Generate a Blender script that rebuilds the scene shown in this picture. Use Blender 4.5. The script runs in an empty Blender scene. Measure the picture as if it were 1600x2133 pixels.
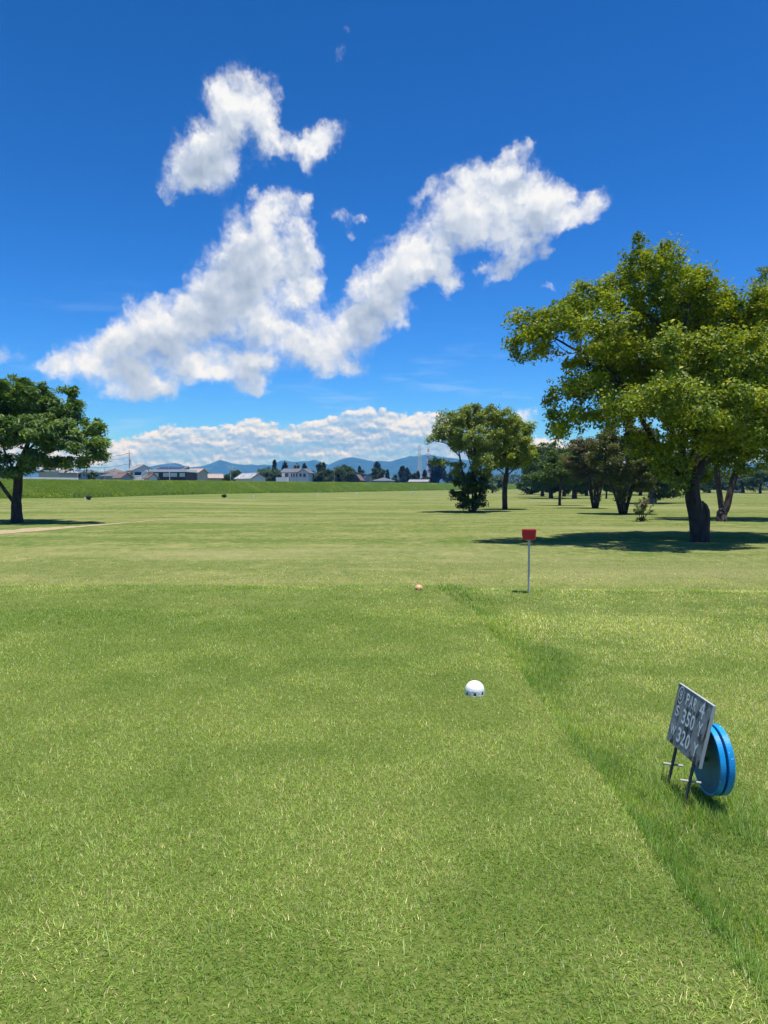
import bpy, bmesh, math, random
import numpy as np
from mathutils import Vector, Matrix

# ------------------------------------------------------------------ camera, world, sun, exposure
scene = bpy.context.scene
COL = scene.collection
FPX = 1540.0                       # focal length in pixels of a 1600 wide frame
EYE = 1.6
PITCH = math.atan(54.5 / FPX)      # horizon sits a little above the middle of the frame

cam_data = bpy.data.cameras.new("camera")
cam = bpy.data.objects.new("camera", cam_data)
COL.objects.link(cam)
cam_data.sensor_fit = 'HORIZONTAL'
cam_data.sensor_width = 36.0
cam_data.lens = 36.0 * FPX / 1600.0
cam_data.clip_start = 0.05
cam_data.clip_end = 30000.0
cam.location = (0, 0, EYE)
cam.rotation_euler = (math.pi / 2 - PITCH, 0, 0)
scene.camera = cam

SUN_DIR = Vector((0.13, -0.095, 0.98)).normalized()      # towards the sun
SUN_EL = math.asin(SUN_DIR.z)
SUN_AZ = math.atan2(SUN_DIR.x, SUN_DIR.y)
sun_data = bpy.data.lights.new("sun", 'SUN')
sun_data.energy = 4.9
sun_data.angle = math.radians(0.53)
sun_data.color = (1.0, 0.95, 0.87)
sun = bpy.data.objects.new("sun", sun_data)
COL.objects.link(sun)
sun.location = (0, 0, 60)
sun.rotation_euler = SUN_DIR.to_track_quat('Z', 'Y').to_euler()

vs = scene.view_settings
vs.view_transform = 'Standard'
vs.look = 'None'
vs.gamma = 1.0
vs.use_curve_mapping = False
vs.exposure = 0.50
CLOUD_GAIN = .68

cy = scene.cycles
cy.max_bounces = 6
cy.diffuse_bounces = 3
cy.glossy_bounces = 2
cy.transmission_bounces = 4
cy.transparent_max_bounces = 8
cy.volume_bounces = 0
cy.caustics_reflective = False
cy.caustics_refractive = False
cy.sample_clamp_indirect = 6.0
cy.use_denoising = True
cy.use_adaptive_sampling = True
cy.adaptive_threshold = 0.012


def ray(u, v):
    a = (u - 800.0) / FPX
    b = -(v - 1066.5) / FPX
    s, c = math.sin(PITCH), math.cos(PITCH)
    return Vector((a, b * s + c, b * c - s))


def at_y(u, v, Y):
    """the point at distance Y in front of the camera that the photograph shows at pixel u, v"""
    r = ray(u, v)
    t = Y / r.y
    return Vector((r.x * t, Y, EYE + r.z * t))


def on_ground(u, v, z=-0.32):
    r = ray(u, v)
    t = (z - EYE) / r.z
    return Vector((r.x * t, r.y * t, z))


# ---- node helper
class NT:
    def __init__(self, tree):
        self.t = tree

    def n(self, typ, ins=None, **props):
        nd = self.t.nodes.new(typ)
        for k, v in props.items():
            setattr(nd, k, v)
        if ins:
            for k, v in ins.items():
                sock = nd.inputs[k]
                if isinstance(v, bpy.types.NodeSocket):
                    self.t.links.new(v, sock)
                else:
                    sock.default_value = v
        return nd

    def math(self, op, a, b=None, c=None, clamp=False):
        ins = {0: a}
        if b is not None:
            ins[1] = b
        if c is not None:
            ins[2] = c
        return self.n('ShaderNodeMath', ins, operation=op, use_clamp=clamp).outputs[0]

    def vmath(self, op, a, b=None, out=0):
        ins = {0: a}
        if b is not None:
            ins[1] = b
        return self.n('ShaderNodeVectorMath', ins, operation=op).outputs[out]

    def vscale(self, a, s):
        nd = self.n('ShaderNodeVectorMath', {0: a}, operation='SCALE')
        if isinstance(s, bpy.types.NodeSocket):
            self.t.links.new(s, nd.inputs['Scale'])
        else:
            nd.inputs['Scale'].default_value = s
        return nd.outputs[0]

    def noise(self, vec, scale, detail=4.0, rough=0.55, out='Fac', dist=0.0, dim='3D'):
        nd = self.n('ShaderNodeTexNoise', noise_dimensions=dim)
        for k_, v_ in (('Scale', scale), ('Detail', detail), ('Roughness', rough), ('Distortion', dist)):
            nd.inputs[k_].default_value = v_
        if vec is not None:
            self.t.links.new(vec, nd.inputs['Vector'])
        return nd.outputs[out]

    def smooth(self, x, a, b, lo=0.0, hi=1.0):
        nd = self.n('ShaderNodeMapRange', {0: x, 1: a, 2: b, 3: lo, 4: hi}, interpolation_type='SMOOTHSTEP')
        return nd.outputs[0]

    def lin(self, x, a, b, lo=0.0, hi=1.0):
        nd = self.n('ShaderNodeMapRange', {0: x, 1: a, 2: b, 3: lo, 4: hi})
        nd.clamp = True
        return nd.outputs[0]

    def mix(self, f, a, b, blend='MIX'):
        nd = self.n('ShaderNodeMix', data_type='RGBA', blend_type=blend)
        for i, v in ((0, f), (6, a), (7, b)):
            if isinstance(v, bpy.types.NodeSocket):
                self.t.links.new(v, nd.inputs[i])
            else:
                if i and len(v) == 3:
                    v = (*v, 1.0)
                nd.inputs[i].default_value = v
        return nd.outputs[2]

    def ramp(self, x, stops, interp='LINEAR'):
        nd = self.n('ShaderNodeValToRGB', {0: x})
        cr = nd.color_ramp
        cr.interpolation = interp
        while len(cr.elements) < len(stops):
            cr.elements.new(0.5)
        for e, (p, c) in zip(cr.elements, stops):
            e.position = p
            e.color = (*c, 1.0) if len(c) == 3 else c
        return nd.outputs[0]


# ---- sky: Nishita daylight with fair weather cumulus in it
def sky_uv(u, v):
    d = ray(u, v).normalized()
    return math.atan2(d.x, d.y) * 15.4, math.asin(d.z) * 15.4


CLOUDS = [  # u, v, half width, half height, turn (degrees), weight : the single heaps of the cumulus clouds
    (500, 195, 58, 40, 0, .95), (550, 235, 36, 50, 10, .9), (470, 255, 44, 56, -25, 1.), (425, 315, 56, 44, -40, 1.), (385, 360, 40, 34, 0, .95), (450, 350, 36, 32, 0, .8),
    (575, 280, 40, 20, -30, .7), (620, 300, 44, 20, 0, .6), (668, 292, 42, 26, 25, 1.), (632, 342, 16, 18, 0, 0.36), (560, 320, 60, 26, 0, .28),
    (580, 436, 44, 28, 30, .8), (640, 436, 16, 24, 0, .6), (535, 480, 62, 50, 30, .95), (615, 500, 44, 48, 0, .8), (500, 560, 76, 58, 35, 1.), (590, 570, 60, 50, 0, .9),
    (640, 600, 36, 40, 0, .8), (420, 625, 66, 42, 30, 1.), (520, 640, 86, 60, 0, 1.), (300, 660, 48, 34, 0, 1.), (270, 700, 60, 34, 20, .95), (190, 735, 66, 28, 22, .95), (118, 752, 40, 20, 10, .6),
    (370, 700, 90, 54, 10, 1.), (260, 780, 96, 34, 0, 1.), (300, 818, 60, 18, 0, .8), (430, 760, 96, 36, 0, 1.), (520, 770, 50, 38, 0, .9), (515, 808, 34, 16, 0, .8), (580, 710, 60, 40, 0, .7),
    (640, 700, 46, 46, 20, .9), (690, 740, 52, 36, 20, 1.), (720, 765, 44, 18, 0, .8), (735, 680, 50, 46, 35, 1.), (790, 640, 60, 52, 40, 1.), (760, 590, 34, 36, 0, .9),
    (830, 560, 64, 50, 38, 1.), (895, 500, 70, 48, 35, 1.), (935, 590, 26, 30, 0, .9), (900, 560, 40, 36, 0, .7), (965, 430, 62, 54, 35, 1.), (1015, 385, 62, 38, 0, 1.), (1090, 420, 66, 56, 0, 1.), (1020, 470, 70, 44, 0, .95),
    (1150, 430, 44, 40, 0, .9), (1195, 450, 36, 20, 20, .8), (1240, 430, 30, 22, 35, .8), (1085, 500, 40, 30, 0, .8),
    (1060, 555, 46, 18, 10, 0.54), (1010, 560, 24, 10, 0, 0.46), (715, 455, 30, 18, -20, 0.44), (755, 458, 18, 8, 0, 0.42), (732, 492, 14, 14, 0, 0.38),
    (712, 105, 12, 22, -15, 0.40), (724, 58, 9, 8, 0, 0.38), (1070, 312, 30, 16, 25, 0.59), (1103, 302, 12, 16, 0, 0.59), (885, 400, 30, 16, 40, 0.51), (2, 742, 26, 22, 0, .7),
    (1143, 524, 16, 12, 0, .6), (1135, 598, 22, 9, 0, 0.58), (525, 398, 14, 10, 40, 0.46), (340, 400, 18, 12, -30, 0.46), (362, 418, 14, 10, 0, 0.44),
    (1105, 865, 40, 16, 30, .34), (1060, 880, 50, 14, 0, .30), (1040, 575, 40, 14, 30, .5),
    # the same weather to either side of the view
    (-260, 560, 120, 60, 15, 1.), (-380, 610, 110, 50, 10, 1.), (1850, 400, 110, 60, 20, 1.), (1960, 460, 130, 60, 10, 1.),
]
BANK = [(-1500, 905), (-900, 880), (-500, 915), (-200, 890), (60, 930), (140, 940), (200, 938), (240, 922), (300, 906), (362, 888), (400, 887), (450, 890),
        (500, 882), (535, 877), (565, 880), (592, 893), (622, 884), (700, 868), (762, 853), (800, 857), (830, 866),
        (870, 864), (905, 862), (945, 885), (990, 925), (1060, 935), (1120, 915), (1200, 925), (1350, 930), (1500, 920), (1800, 870), (2200, 905), (2600, 890)]


def build_world():
    w = bpy.data.worlds.new("World")
    scene.world = w
    w.use_nodes = True
    w.cycles.sampling_method = 'MANUAL'
    w.cycles.sample_map_resolution = 512
    nt = w.node_tree
    nt.nodes.clear()
    B = NT(nt)
    # the sum of the heaps, run as one chain: x and y carry the place, z the sum so far
    g = bpy.data.node_groups.new("cumulus_heaps", 'ShaderNodeTree')
    g.interface.new_socket("Vector", in_out='INPUT', socket_type='NodeSocketVector')
    g.interface.new_socket("Density", in_out='OUTPUT', socket_type='NodeSocketFloat')
    G = NT(g)
    gi = G.n('NodeGroupInput')
    go = G.n('NodeGroupOutput')
    V = G.vmath('MULTIPLY', gi.outputs[0], (1, 1, 0))
    for (u, v, ru, rv, rot, wt) in CLOUDS:
        cx, cyy = sky_uv(u, v)
        mp = G.n('ShaderNodeMapping', {'Vector': V, 'Location': (cx, cyy, 0), 'Rotation': (0, 0, math.radians(rot)),
                                       'Scale': (ru / 100 * .93, rv / 100 * .93, 1e6)}, vector_type='TEXTURE')
        q = mp.outputs[0]
        e = G.math('POWER', 1 / math.e, G.vmath('DOT_PRODUCT', q, q, 1))
        cb = G.n('ShaderNodeCombineXYZ', {2: e}).outputs[0]
        V = G.n('ShaderNodeVectorMath', {0: cb, 1: (0, 0, wt), 2: V}, operation='MULTIPLY_ADD').outputs[0]
    tot = G.n('ShaderNodeSeparateXYZ', {0: V}).outputs[2]
    tot = G.math('SUBTRACT', 1.0, G.math('POWER', 1 / math.e, G.math('MULTIPLY', tot, 1.15)))
    g.links.new(tot, go.inputs[0])

    tc = B.n('ShaderNodeTexCoord').outputs['Generated']
    dirn = B.vmath('NORMALIZE', tc)
    sep = B.n('ShaderNodeSeparateXYZ', {0: dirn})
    az = B.math('ARCTAN2', sep.outputs[0], sep.outputs[1])
    el = B.math('ARCSINE', sep.outputs[2])
    px = B.math('MULTIPLY', az, 15.4)
    py = B.math('MULTIPLY', el, 15.4)
    P = B.n('ShaderNodeCombineXYZ', {0: px, 1: py, 2: 0.0}).outputs[0]

    def heaps(vec):
        nd = B.n('ShaderNodeGroup')
        nd.node_tree = g
        B.t.links.new(vec, nd.inputs[0])
        return nd.outputs[0]

    def n2(vec, sc, det, ro, out='Fac'):
        return B.noise(vec, sc, det, ro, out, dim='2D')

    def puffs(vec, sc, det):
        nd = B.n('ShaderNodeTexVoronoi', {'Vector': vec, 'Scale': sc, 'Detail': det, 'Roughness': .55, 'Lacunarity': 2.1}, voronoi_dimensions='2D', feature='F1', normalize=True)
        return nd.outputs['Distance']
    w1 = B.vmath('SUBTRACT', n2(P, 1.0, 2, .5, 'Color'), (.5, .5, .5))
    w2 = B.vmath('SUBTRACT', n2(P, 3.6, 4, .62, 'Color'), (.5, .5, .5))
    pw = B.vmath('ADD', P, B.vmath('ADD', B.vscale(w1, .26), B.vscale(w2, .30)))
    ps = B.vmath('ADD', P, B.vscale(w2, .20))          # gently frayed place for the round heads
    h0 = heaps(pw)
    h2 = heaps(B.vmath('ADD', pw, (.16, .62, 0)))
    fb = n2(pw, 1.7, 5, .52)
    fine = n2(P, 6.5, 4, .66)
    p0 = puffs(ps, 1.9, 2.0)
    p1 = puffs(B.vmath('ADD', ps, (.05, .13, 0)), 1.9, 2.0)
    m1 = n2(B.vmath('ADD', pw, (.10, .22, 0)), 1.7, 2.5, .5)
    big = n2(P, .75, 1.5, .5)
    d0 = B.math('MULTIPLY_ADD', B.math('SUBTRACT', fb, .5), .88, h0)
    d0 = B.math('MULTIPLY_ADD', B.math('SUBTRACT', fine, .5), .36, d0)
    d0 = B.math('MULTIPLY_ADD', B.math('SUBTRACT', .42, p0), .30, d0)
    alpha = B.math('MULTIPLY', B.math('MULTIPLY', B.smooth(d0, .20, .84), .985), B.smooth(h0, .08, .30))
    # light from above: thin cover above a point leaves it bright
    cov = B.smooth(B.math('ADD', B.math('MULTIPLY_ADD', B.math('SUBTRACT', m1, .5), .75, h2), B.math('MULTIPLY', B.math('SUBTRACT', big, .5), 1.1)), .15, 1.35)
    rel = B.math('ADD', B.math('MULTIPLY', B.math('SUBTRACT', p1, p0), .46), B.math('MULTIPLY', B.math('SUBTRACT', fb, m1), .30))
    lit = B.math('ADD', B.math('SUBTRACT', .95, B.math('MULTIPLY', cov, .76)), rel, clamp=True)
    WH = 10.0   # the Background node below works at strength 0.1
    ccol = B.ramp(lit, [(0.0, (.32, .39, .50)), (.30, (.44, .52, .64)), (.60, (.60, .68, .80)), (.85, (.82, .87, .94)), (1.0, (1.0, 1.01, 1.02))])
    ccol = B.vscale(ccol, WH * CLOUD_GAIN)

    sky = B.n('ShaderNodeTexSky', sky_type='NISHITA', sun_disc=False, sun_elevation=SUN_EL, sun_rotation=SUN_AZ,
              altitude=20.0, air_density=1.0, dust_density=0.15, ozone_density=2.2)
    hsv = B.n('ShaderNodeHueSaturation', {'Hue': .5, 'Saturation': 1.30, 'Value': .78, 'Color': sky.outputs[0]})
    sc_ = B.n('ShaderNodeSeparateColor', {0: B.vscale(hsv.outputs[0], .18)})
    skyc = B.n('ShaderNodeCombineColor', {0: B.math('MULTIPLY', B.math('POWER', sc_.outputs[0], 1.28), 2.75), 1: B.math('MULTIPLY', B.math('POWER', sc_.outputs[1], 1.23), 5.25),
                                          2: B.math('MULTIPLY', B.math('POWER', sc_.outputs[2], 1.80), 9.9)}).outputs[0]

    # the cloud bank low over the mountains
    fc = B.n('ShaderNodeFloatCurve')
    uv = [sky_uv(a, b) for a, b in BANK]
    amax = 30.0
    cm = fc.mapping
    cur = cm.curves[0]
    pts = [(0.0, uv[0][1])] + [((x + amax) / (2 * amax), y) for x, y in uv] + [(1.0, uv[-1][1])]
    while len(cur.points) < len(pts):
        cur.points.new(.5, .5)
    for cp, (x, y) in zip(cur.points, pts):
        cp.location = (x, y / 4.0)
        cp.handle_type = 'AUTO_CLAMPED'
    cm.update()
    xf = B.math('DIVIDE', B.math('ADD', px, amax), 2 * amax)
    B.t.links.new(xf, fc.inputs['Value'])
    top = B.math('MULTIPLY', fc.outputs[0], 4.0)

    def with_bank(base):
        def bank(off):
            q = B.vmath('ADD', P, off) if off else P
            q2 = B.vmath('MULTIPLY', q, (1.0, 1.5, 1.0))
            q3 = B.vmath('ADD', q2, B.vscale(B.vmath('SUBTRACT', n2(q2, 4.0, 3, .6, 'Color'), (.5, .5, .5)), .16))
            return puffs(q3, 3.4, 2.0), n2(B.vmath('MULTIPLY', q3, (.55, 2.3, 1.0)), 1.5, 3.5, .55)
        l0, f0 = bank(None)
        l1, f1 = bank((.03, .07, 0))
        edge = B.math('MULTIPLY_ADD', B.math('SUBTRACT', .45, l0), .34, top)
        hh = B.math('SUBTRACT', edge, py)            # depth below the tops
        ba = B.smooth(hh, 0.0, .07)
        gaps = B.smooth(B.math('MULTIPLY_ADD', B.math('SUBTRACT', f0, .5), 1.8, B.math('MULTIPLY', hh, -.15)), -.50, .0, .66, 1.0)
        ba = B.math('MULTIPLY', ba, gaps)
        relb = B.math('ADD', B.math('MULTIPLY', B.math('SUBTRACT', l1, l0), 1.5), B.math('MULTIPLY', B.math('SUBTRACT', f0, .5), 1.3))
        litb = B.math('ADD', B.smooth(hh, .0, .55, .90, .38), relb, clamp=True)
        bcol = B.ramp(litb, [(0.0, (.24, .38, .60)), (.35, (.38, .52, .75)), (.6, (.56, .68, .85)), (.82, (.82, .88, .95)), (1.0, (1.0, 1.0, 1.0))])
        bcol = B.vscale(bcol, WH * CLOUD_GAIN * .97)
        return B.mix(ba, base, bcol)

    # thin high streaks low in the sky
    stv = B.vmath('MULTIPLY', P, (.35, 2.2, 1))
    st = B.smooth(n2(stv, 1.3, 4, .6), .52, .82, 0, .22)
    st = B.math('MULTIPLY', st, B.smooth(py, 1.0, 4.5, 1.0, 0.0))
    skyc = B.mix(st, skyc, (5.6, 6.8, 8.6))
    cloudc = B.mix(alpha, with_bank(skyc), ccol)
    bg = B.n('ShaderNodeBackground', {'Color': skyc, 'Strength': 0.1})
    bgb = B.n('ShaderNodeBackground', {'Color': with_bank(skyc), 'Strength': 0.1})
    bgc = B.n('ShaderNodeBackground', {'Color': cloudc, 'Strength': 0.1})
    # heaps and bank only need working out where there are any
    uvs = [sky_uv(c[0], c[1]) for c in CLOUDS]
    x0, x1 = min(q[0] for q in uvs) - 2.6, max(q[0] for q in uvs) + 2.6
    y0, y1 = min(q[1] for q in uvs) - 1.2, max(q[1] for q in uvs) + 1.6
    inb = B.math('MULTIPLY', B.math('MULTIPLY', B.math('GREATER_THAN', px, x0), B.math('LESS_THAN', px, x1)),
                 B.math('MULTIPLY', B.math('GREATER_THAN', py, y0), B.math('LESS_THAN', py, y1)))
    low = B.math('LESS_THAN', py, 2.4)
    mixb = B.n('ShaderNodeMixShader', {0: low, 1: bg.outputs[0], 2: bgb.outputs[0]})
    mixs = B.n('ShaderNodeMixShader', {0: inb, 1: mixb.outputs[0], 2: bgc.outputs[0]})
    out = B.n('ShaderNodeOutputWorld')
    nt.links.new(mixs.outputs[0], out.inputs[0])


build_world()

# ------------------------------------------------------------------ helpers
rng = np.random.default_rng(7)
random.seed(7)


def smoothstep(a, b, x):
    t = np.clip((x - a) / (b - a), 0, 1)
    return t * t * (3 - 2 * t)


def _hash(ix, iy, seed):
    h = (ix.astype(np.int64) * 374761393 + iy.astype(np.int64) * 668265263 + seed * 1442695041) & 0xFFFFFFFF
    h = ((h ^ (h >> 13)) * 1274126177) & 0xFFFFFFFF
    return ((h ^ (h >> 16)) & 0xFFFFFF) / float(0xFFFFFF)


def vnoise(x, y, seed=0):
    x = np.asarray(x, float); y = np.asarray(y, float)
    ix = np.floor(x); iy = np.floor(y)
    fx = x - ix; fy = y - iy
    fx = fx * fx * (3 - 2 * fx); fy = fy * fy * (3 - 2 * fy)
    a = _hash(ix, iy, seed); b = _hash(ix + 1, iy, seed); c = _hash(ix, iy + 1, seed); d = _hash(ix + 1, iy + 1, seed)
    return (a * (1 - fx) + b * fx) * (1 - fy) + (c * (1 - fx) + d * fx) * fy


def fbm(x, y, seed=0, octaves=4):
    s = 0.0; a = .5; t = 0.0
    for o in range(octaves):
        s = s + a * vnoise(x * 2 ** o, y * 2 ** o, seed + o * 17)
        t += a; a *= .5
    return s / t


def terrain(x, y):
    """height of the lawn: the tee is a low platform, the course beyond lies a little lower"""
    x = np.asarray(x, float); y = np.asarray(y, float)
    edge = 11.75 + 0.35 * (vnoise(x * .25, y * 0 + 3.3, 5) - .5) - 0.02 * np.abs(x)
    z = -0.32 * smoothstep(edge, edge + 1.7, y)
    z = z - 0.05 * smoothstep(1.18, 1.32, x) * (1 - smoothstep(edge, edge + 1.7, y))
    z = z - 0.05 * smoothstep(1.6, 4.0, x) * (1 - smoothstep(edge - 1, edge + 1.7, y))
    und = (fbm(x / 26.0 + 9, y / 26.0, 21, 3) - .5) * 0.75
    z = z + und * smoothstep(14, 70, y) * (1 - smoothstep(330, 600, y)) + 0.02 * (fbm(x / 1.6, y / 1.6, 3, 2) - .5)
    return z


def tz(x, y):
    return float(terrain(np.array([x]), np.array([y]))[0])


def on_terrain(u, v):
    z = -0.32
    for _ in range(12):
        p = on_ground(u, v, z)
        z = .5 * z + .5 * tz(p.x, p.y)
    p = on_ground(u, v, z)
    p.z = tz(p.x, p.y)
    return p


def tag(o, label=None, cat=None, group=None, kind=None):
    if label: o['label'] = label
    if cat: o['category'] = cat
    if group: o['group'] = group
    if kind: o['kind'] = kind
    return o


def empty(name, loc=(0, 0, 0), rz=0.0):
    o = bpy.data.objects.new(name, None)
    o.empty_display_size = .2
    COL.objects.link(o)
    o.location = loc
    o.rotation_euler = (0, 0, rz)
    return o


def link(name, me, mat=None, parent=None):
    o = bpy.data.objects.new(name, me)
    COL.objects.link(o)
    if mat is not None and not me.materials:
        me.materials.append(mat)
    if parent is not None:
        o.parent = parent
    return o


def np_mesh(name, verts, loops, sizes, smooth=False, colors=None, attr='tint'):
    """mesh straight from numpy arrays; colors is per vertex (n,3)"""
    me = bpy.data.meshes.new(name)
    verts = np.asarray(verts, np.float32)
    loops = np.asarray(loops, np.int32).ravel()
    sizes = np.asarray(sizes, np.int32)
    me.vertices.add(len(verts))
    me.vertices.foreach_set('co', verts.ravel())
    me.loops.add(len(loops))
    me.loops.foreach_set('vertex_index', loops)
    me.polygons.add(len(sizes))
    starts = np.concatenate(([0], np.cumsum(sizes)[:-1])).astype(np.int32)
    me.polygons.foreach_set('loop_start', starts)
    if smooth:
        me.polygons.foreach_set('use_smooth', np.ones(len(sizes), bool))
    if colors is not None:
        a = me.attributes.new(attr, 'FLOAT_COLOR', 'POINT')
        c = np.ones((len(verts), 4), np.float32)
        c[:, :3] = colors
        a.data.foreach_set('color', c.ravel())
    me.update(calc_edges=True)
    return me


def bm_mesh(name, bm, smooth=False):
    me = bpy.data.meshes.new(name)
    bmesh.ops.recalc_face_normals(bm, faces=bm.faces)
    bm.to_mesh(me)
    bm.free()
    if smooth:
        me.polygons.foreach_set('use_smooth', np.ones(len(me.polygons), bool))
    return me


def bm_box(bm, c, s, rot=None):
    r = bmesh.ops.create_cube(bm, size=1.0)
    M = Matrix.Translation(c) @ (rot.to_4x4() if rot else Matrix.Identity(4)) @ Matrix.Diagonal((*s, 1))
    bmesh.ops.transform(bm, matrix=M, verts=r['verts'])
    return r['verts']


def bm_tube(bm, a, b, r1, r2=None, seg=8, caps=True):
    a = Vector(a); b = Vector(b)
    d = b - a
    r = bmesh.ops.create_cone(bm, cap_ends=caps, segments=seg, radius1=r1, radius2=r1 if r2 is None else r2, depth=d.length)
    M = Matrix.Translation((a + b) / 2) @ d.to_track_quat('Z', 'Y').to_matrix().to_4x4()
    bmesh.ops.transform(bm, matrix=M, verts=r['verts'])
    return r['verts']


def box_obj(name, c, s, mat, parent=None, bevel=0.0, rot=None):
    bm = bmesh.new()
    bm_box(bm, c, s, rot)
    if bevel:
        bmesh.ops.bevel(bm, geom=list(bm.edges), offset=bevel, segments=2, affect='EDGES', profile=.7)
    return link(name, bm_mesh(name, bm), mat, parent)


def tube_obj(name, a, b, r1, mat, parent=None, r2=None, seg=10):
    bm = bmesh.new()
    bm_tube(bm, a, b, r1, r2, seg)
    return link(name, bm_mesh(name, bm), mat, parent)


def poly_obj(name, polys, mat, parent=None):
    """closed or open faces from lists of points"""
    vs_, fs = [], []
    for p in polys:
        i = len(vs_)
        vs_ += [tuple(q) for q in p]
        fs.append(tuple(range(i, i + len(p))))
    me = bpy.data.meshes.new(name)
    me.from_pydata(vs_, [], fs)
    bm = bmesh.new(); bm.from_mesh(me)
    bmesh.ops.remove_doubles(bm, verts=bm.verts, dist=1e-4)
    bmesh.ops.recalc_face_normals(bm, faces=bm.faces)
    bm.to_mesh(me); bm.free()
    return link(name, me, mat, parent)


# ------------------------------------------------------------------ materials
def new_mat(name):
    m = bpy.data.materials.new(name)
    m.use_nodes = True
    m.node_tree.nodes.clear()
    return m, NT(m.node_tree)


def finish(B, shader, disp=None):
    out = B.n('ShaderNodeOutputMaterial')
    B.t.links.new(shader, out.inputs[0])


def paint(name, col, rough=.6, var=.12, scale=6.0, dirt=None, dirt_amt=.35, bump=.0, metal=0.0, spec=.4, dirt_scale=2.2, thresh=(.48, .68)):
    """plain surface with gentle mottling and weathering"""
    m, B = new_mat(name)
    oc = B.n('ShaderNodeTexCoord').outputs['Object']
    nz = B.noise(oc, scale, 5, .6)
    k = B.lin(nz, .25, .75, 1 - var, 1 + var)
    c = B.vscale(B.n('ShaderNodeRGB').outputs[0], k)
    for nd in B.t.nodes:
        if nd.type == 'RGB':
            nd.outputs[0].default_value = (*col, 1)
    if dirt:
        dn = B.noise(oc, dirt_scale, 7, .65)
        c = B.mix(B.smooth(dn, thresh[0], thresh[1], 0, dirt_amt), c, dirt)
    p = B.n('ShaderNodeBsdfPrincipled', {'Base Color': c, 'Roughness': rough, 'Metallic': metal, 'Specular IOR Level': spec})
    if bump:
        bp = B.n('ShaderNodeBump', {'Strength': bump, 'Distance': .02, 'Height': nz})
        B.t.links.new(bp.outputs[0], p.inputs['Normal'])
    finish(B, p.outputs[0])
    return m


def leafy(name, tint_attr=True, trans=.45, rough=.55, gloss=.06, boost=1.0, tcol=(1.25, 1.15, .35)):
    """blades and leaves: light passes through them"""
    m, B = new_mat(name)
    at = B.n('ShaderNodeAttribute', attribute_name='tint').outputs['Color']
    c = B.vscale(at, boost)
    df = B.n('ShaderNodeBsdfDiffuse', {'Color': c, 'Roughness': .5}).outputs[0]
    tr = B.n('ShaderNodeBsdfTranslucent', {'Color': B.vmath('MULTIPLY', c, tcol)}).outputs[0]
    mx = B.n('ShaderNodeMixShader', {0: trans, 1: df, 2: tr}).outputs[0]
    gl = B.n('ShaderNodeBsdfGlossy', {'Color': (1, 1, 1, 1), 'Roughness': rough}).outputs[0]
    mx = B.n('ShaderNodeMixShader', {0: gloss, 1: mx, 2: gl}).outputs[0]
    finish(B, mx)
    return m


def bark_mat(name, c1, c2, scale=7.0, bump=.6, stretch=.25):
    m, B = new_mat(name)
    oc = B.n('ShaderNodeTexCoord').outputs['Object']
    q = B.vmath('MULTIPLY', oc, (1, 1, stretch))
    nz = B.noise(q, scale, 6, .65)
    nz2 = B.noise(oc, scale * .22, 4, .6)
    c = B.mix(B.smooth(nz, .32, .68), c1, c2)
    c = B.mix(B.smooth(nz2, .5, .72, 0, .5), c, tuple(x * .55 for x in c1))
    p = B.n('ShaderNodeBsdfPrincipled', {'Base Color': c, 'Roughness': .9, 'Specular IOR Level': .15})
    bp = B.n('ShaderNodeBump', {'Strength': bump, 'Distance': .04, 'Height': nz})
    B.t.links.new(bp.outputs[0], p.inputs['Normal'])
    finish(B, p.outputs[0])
    return m


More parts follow.
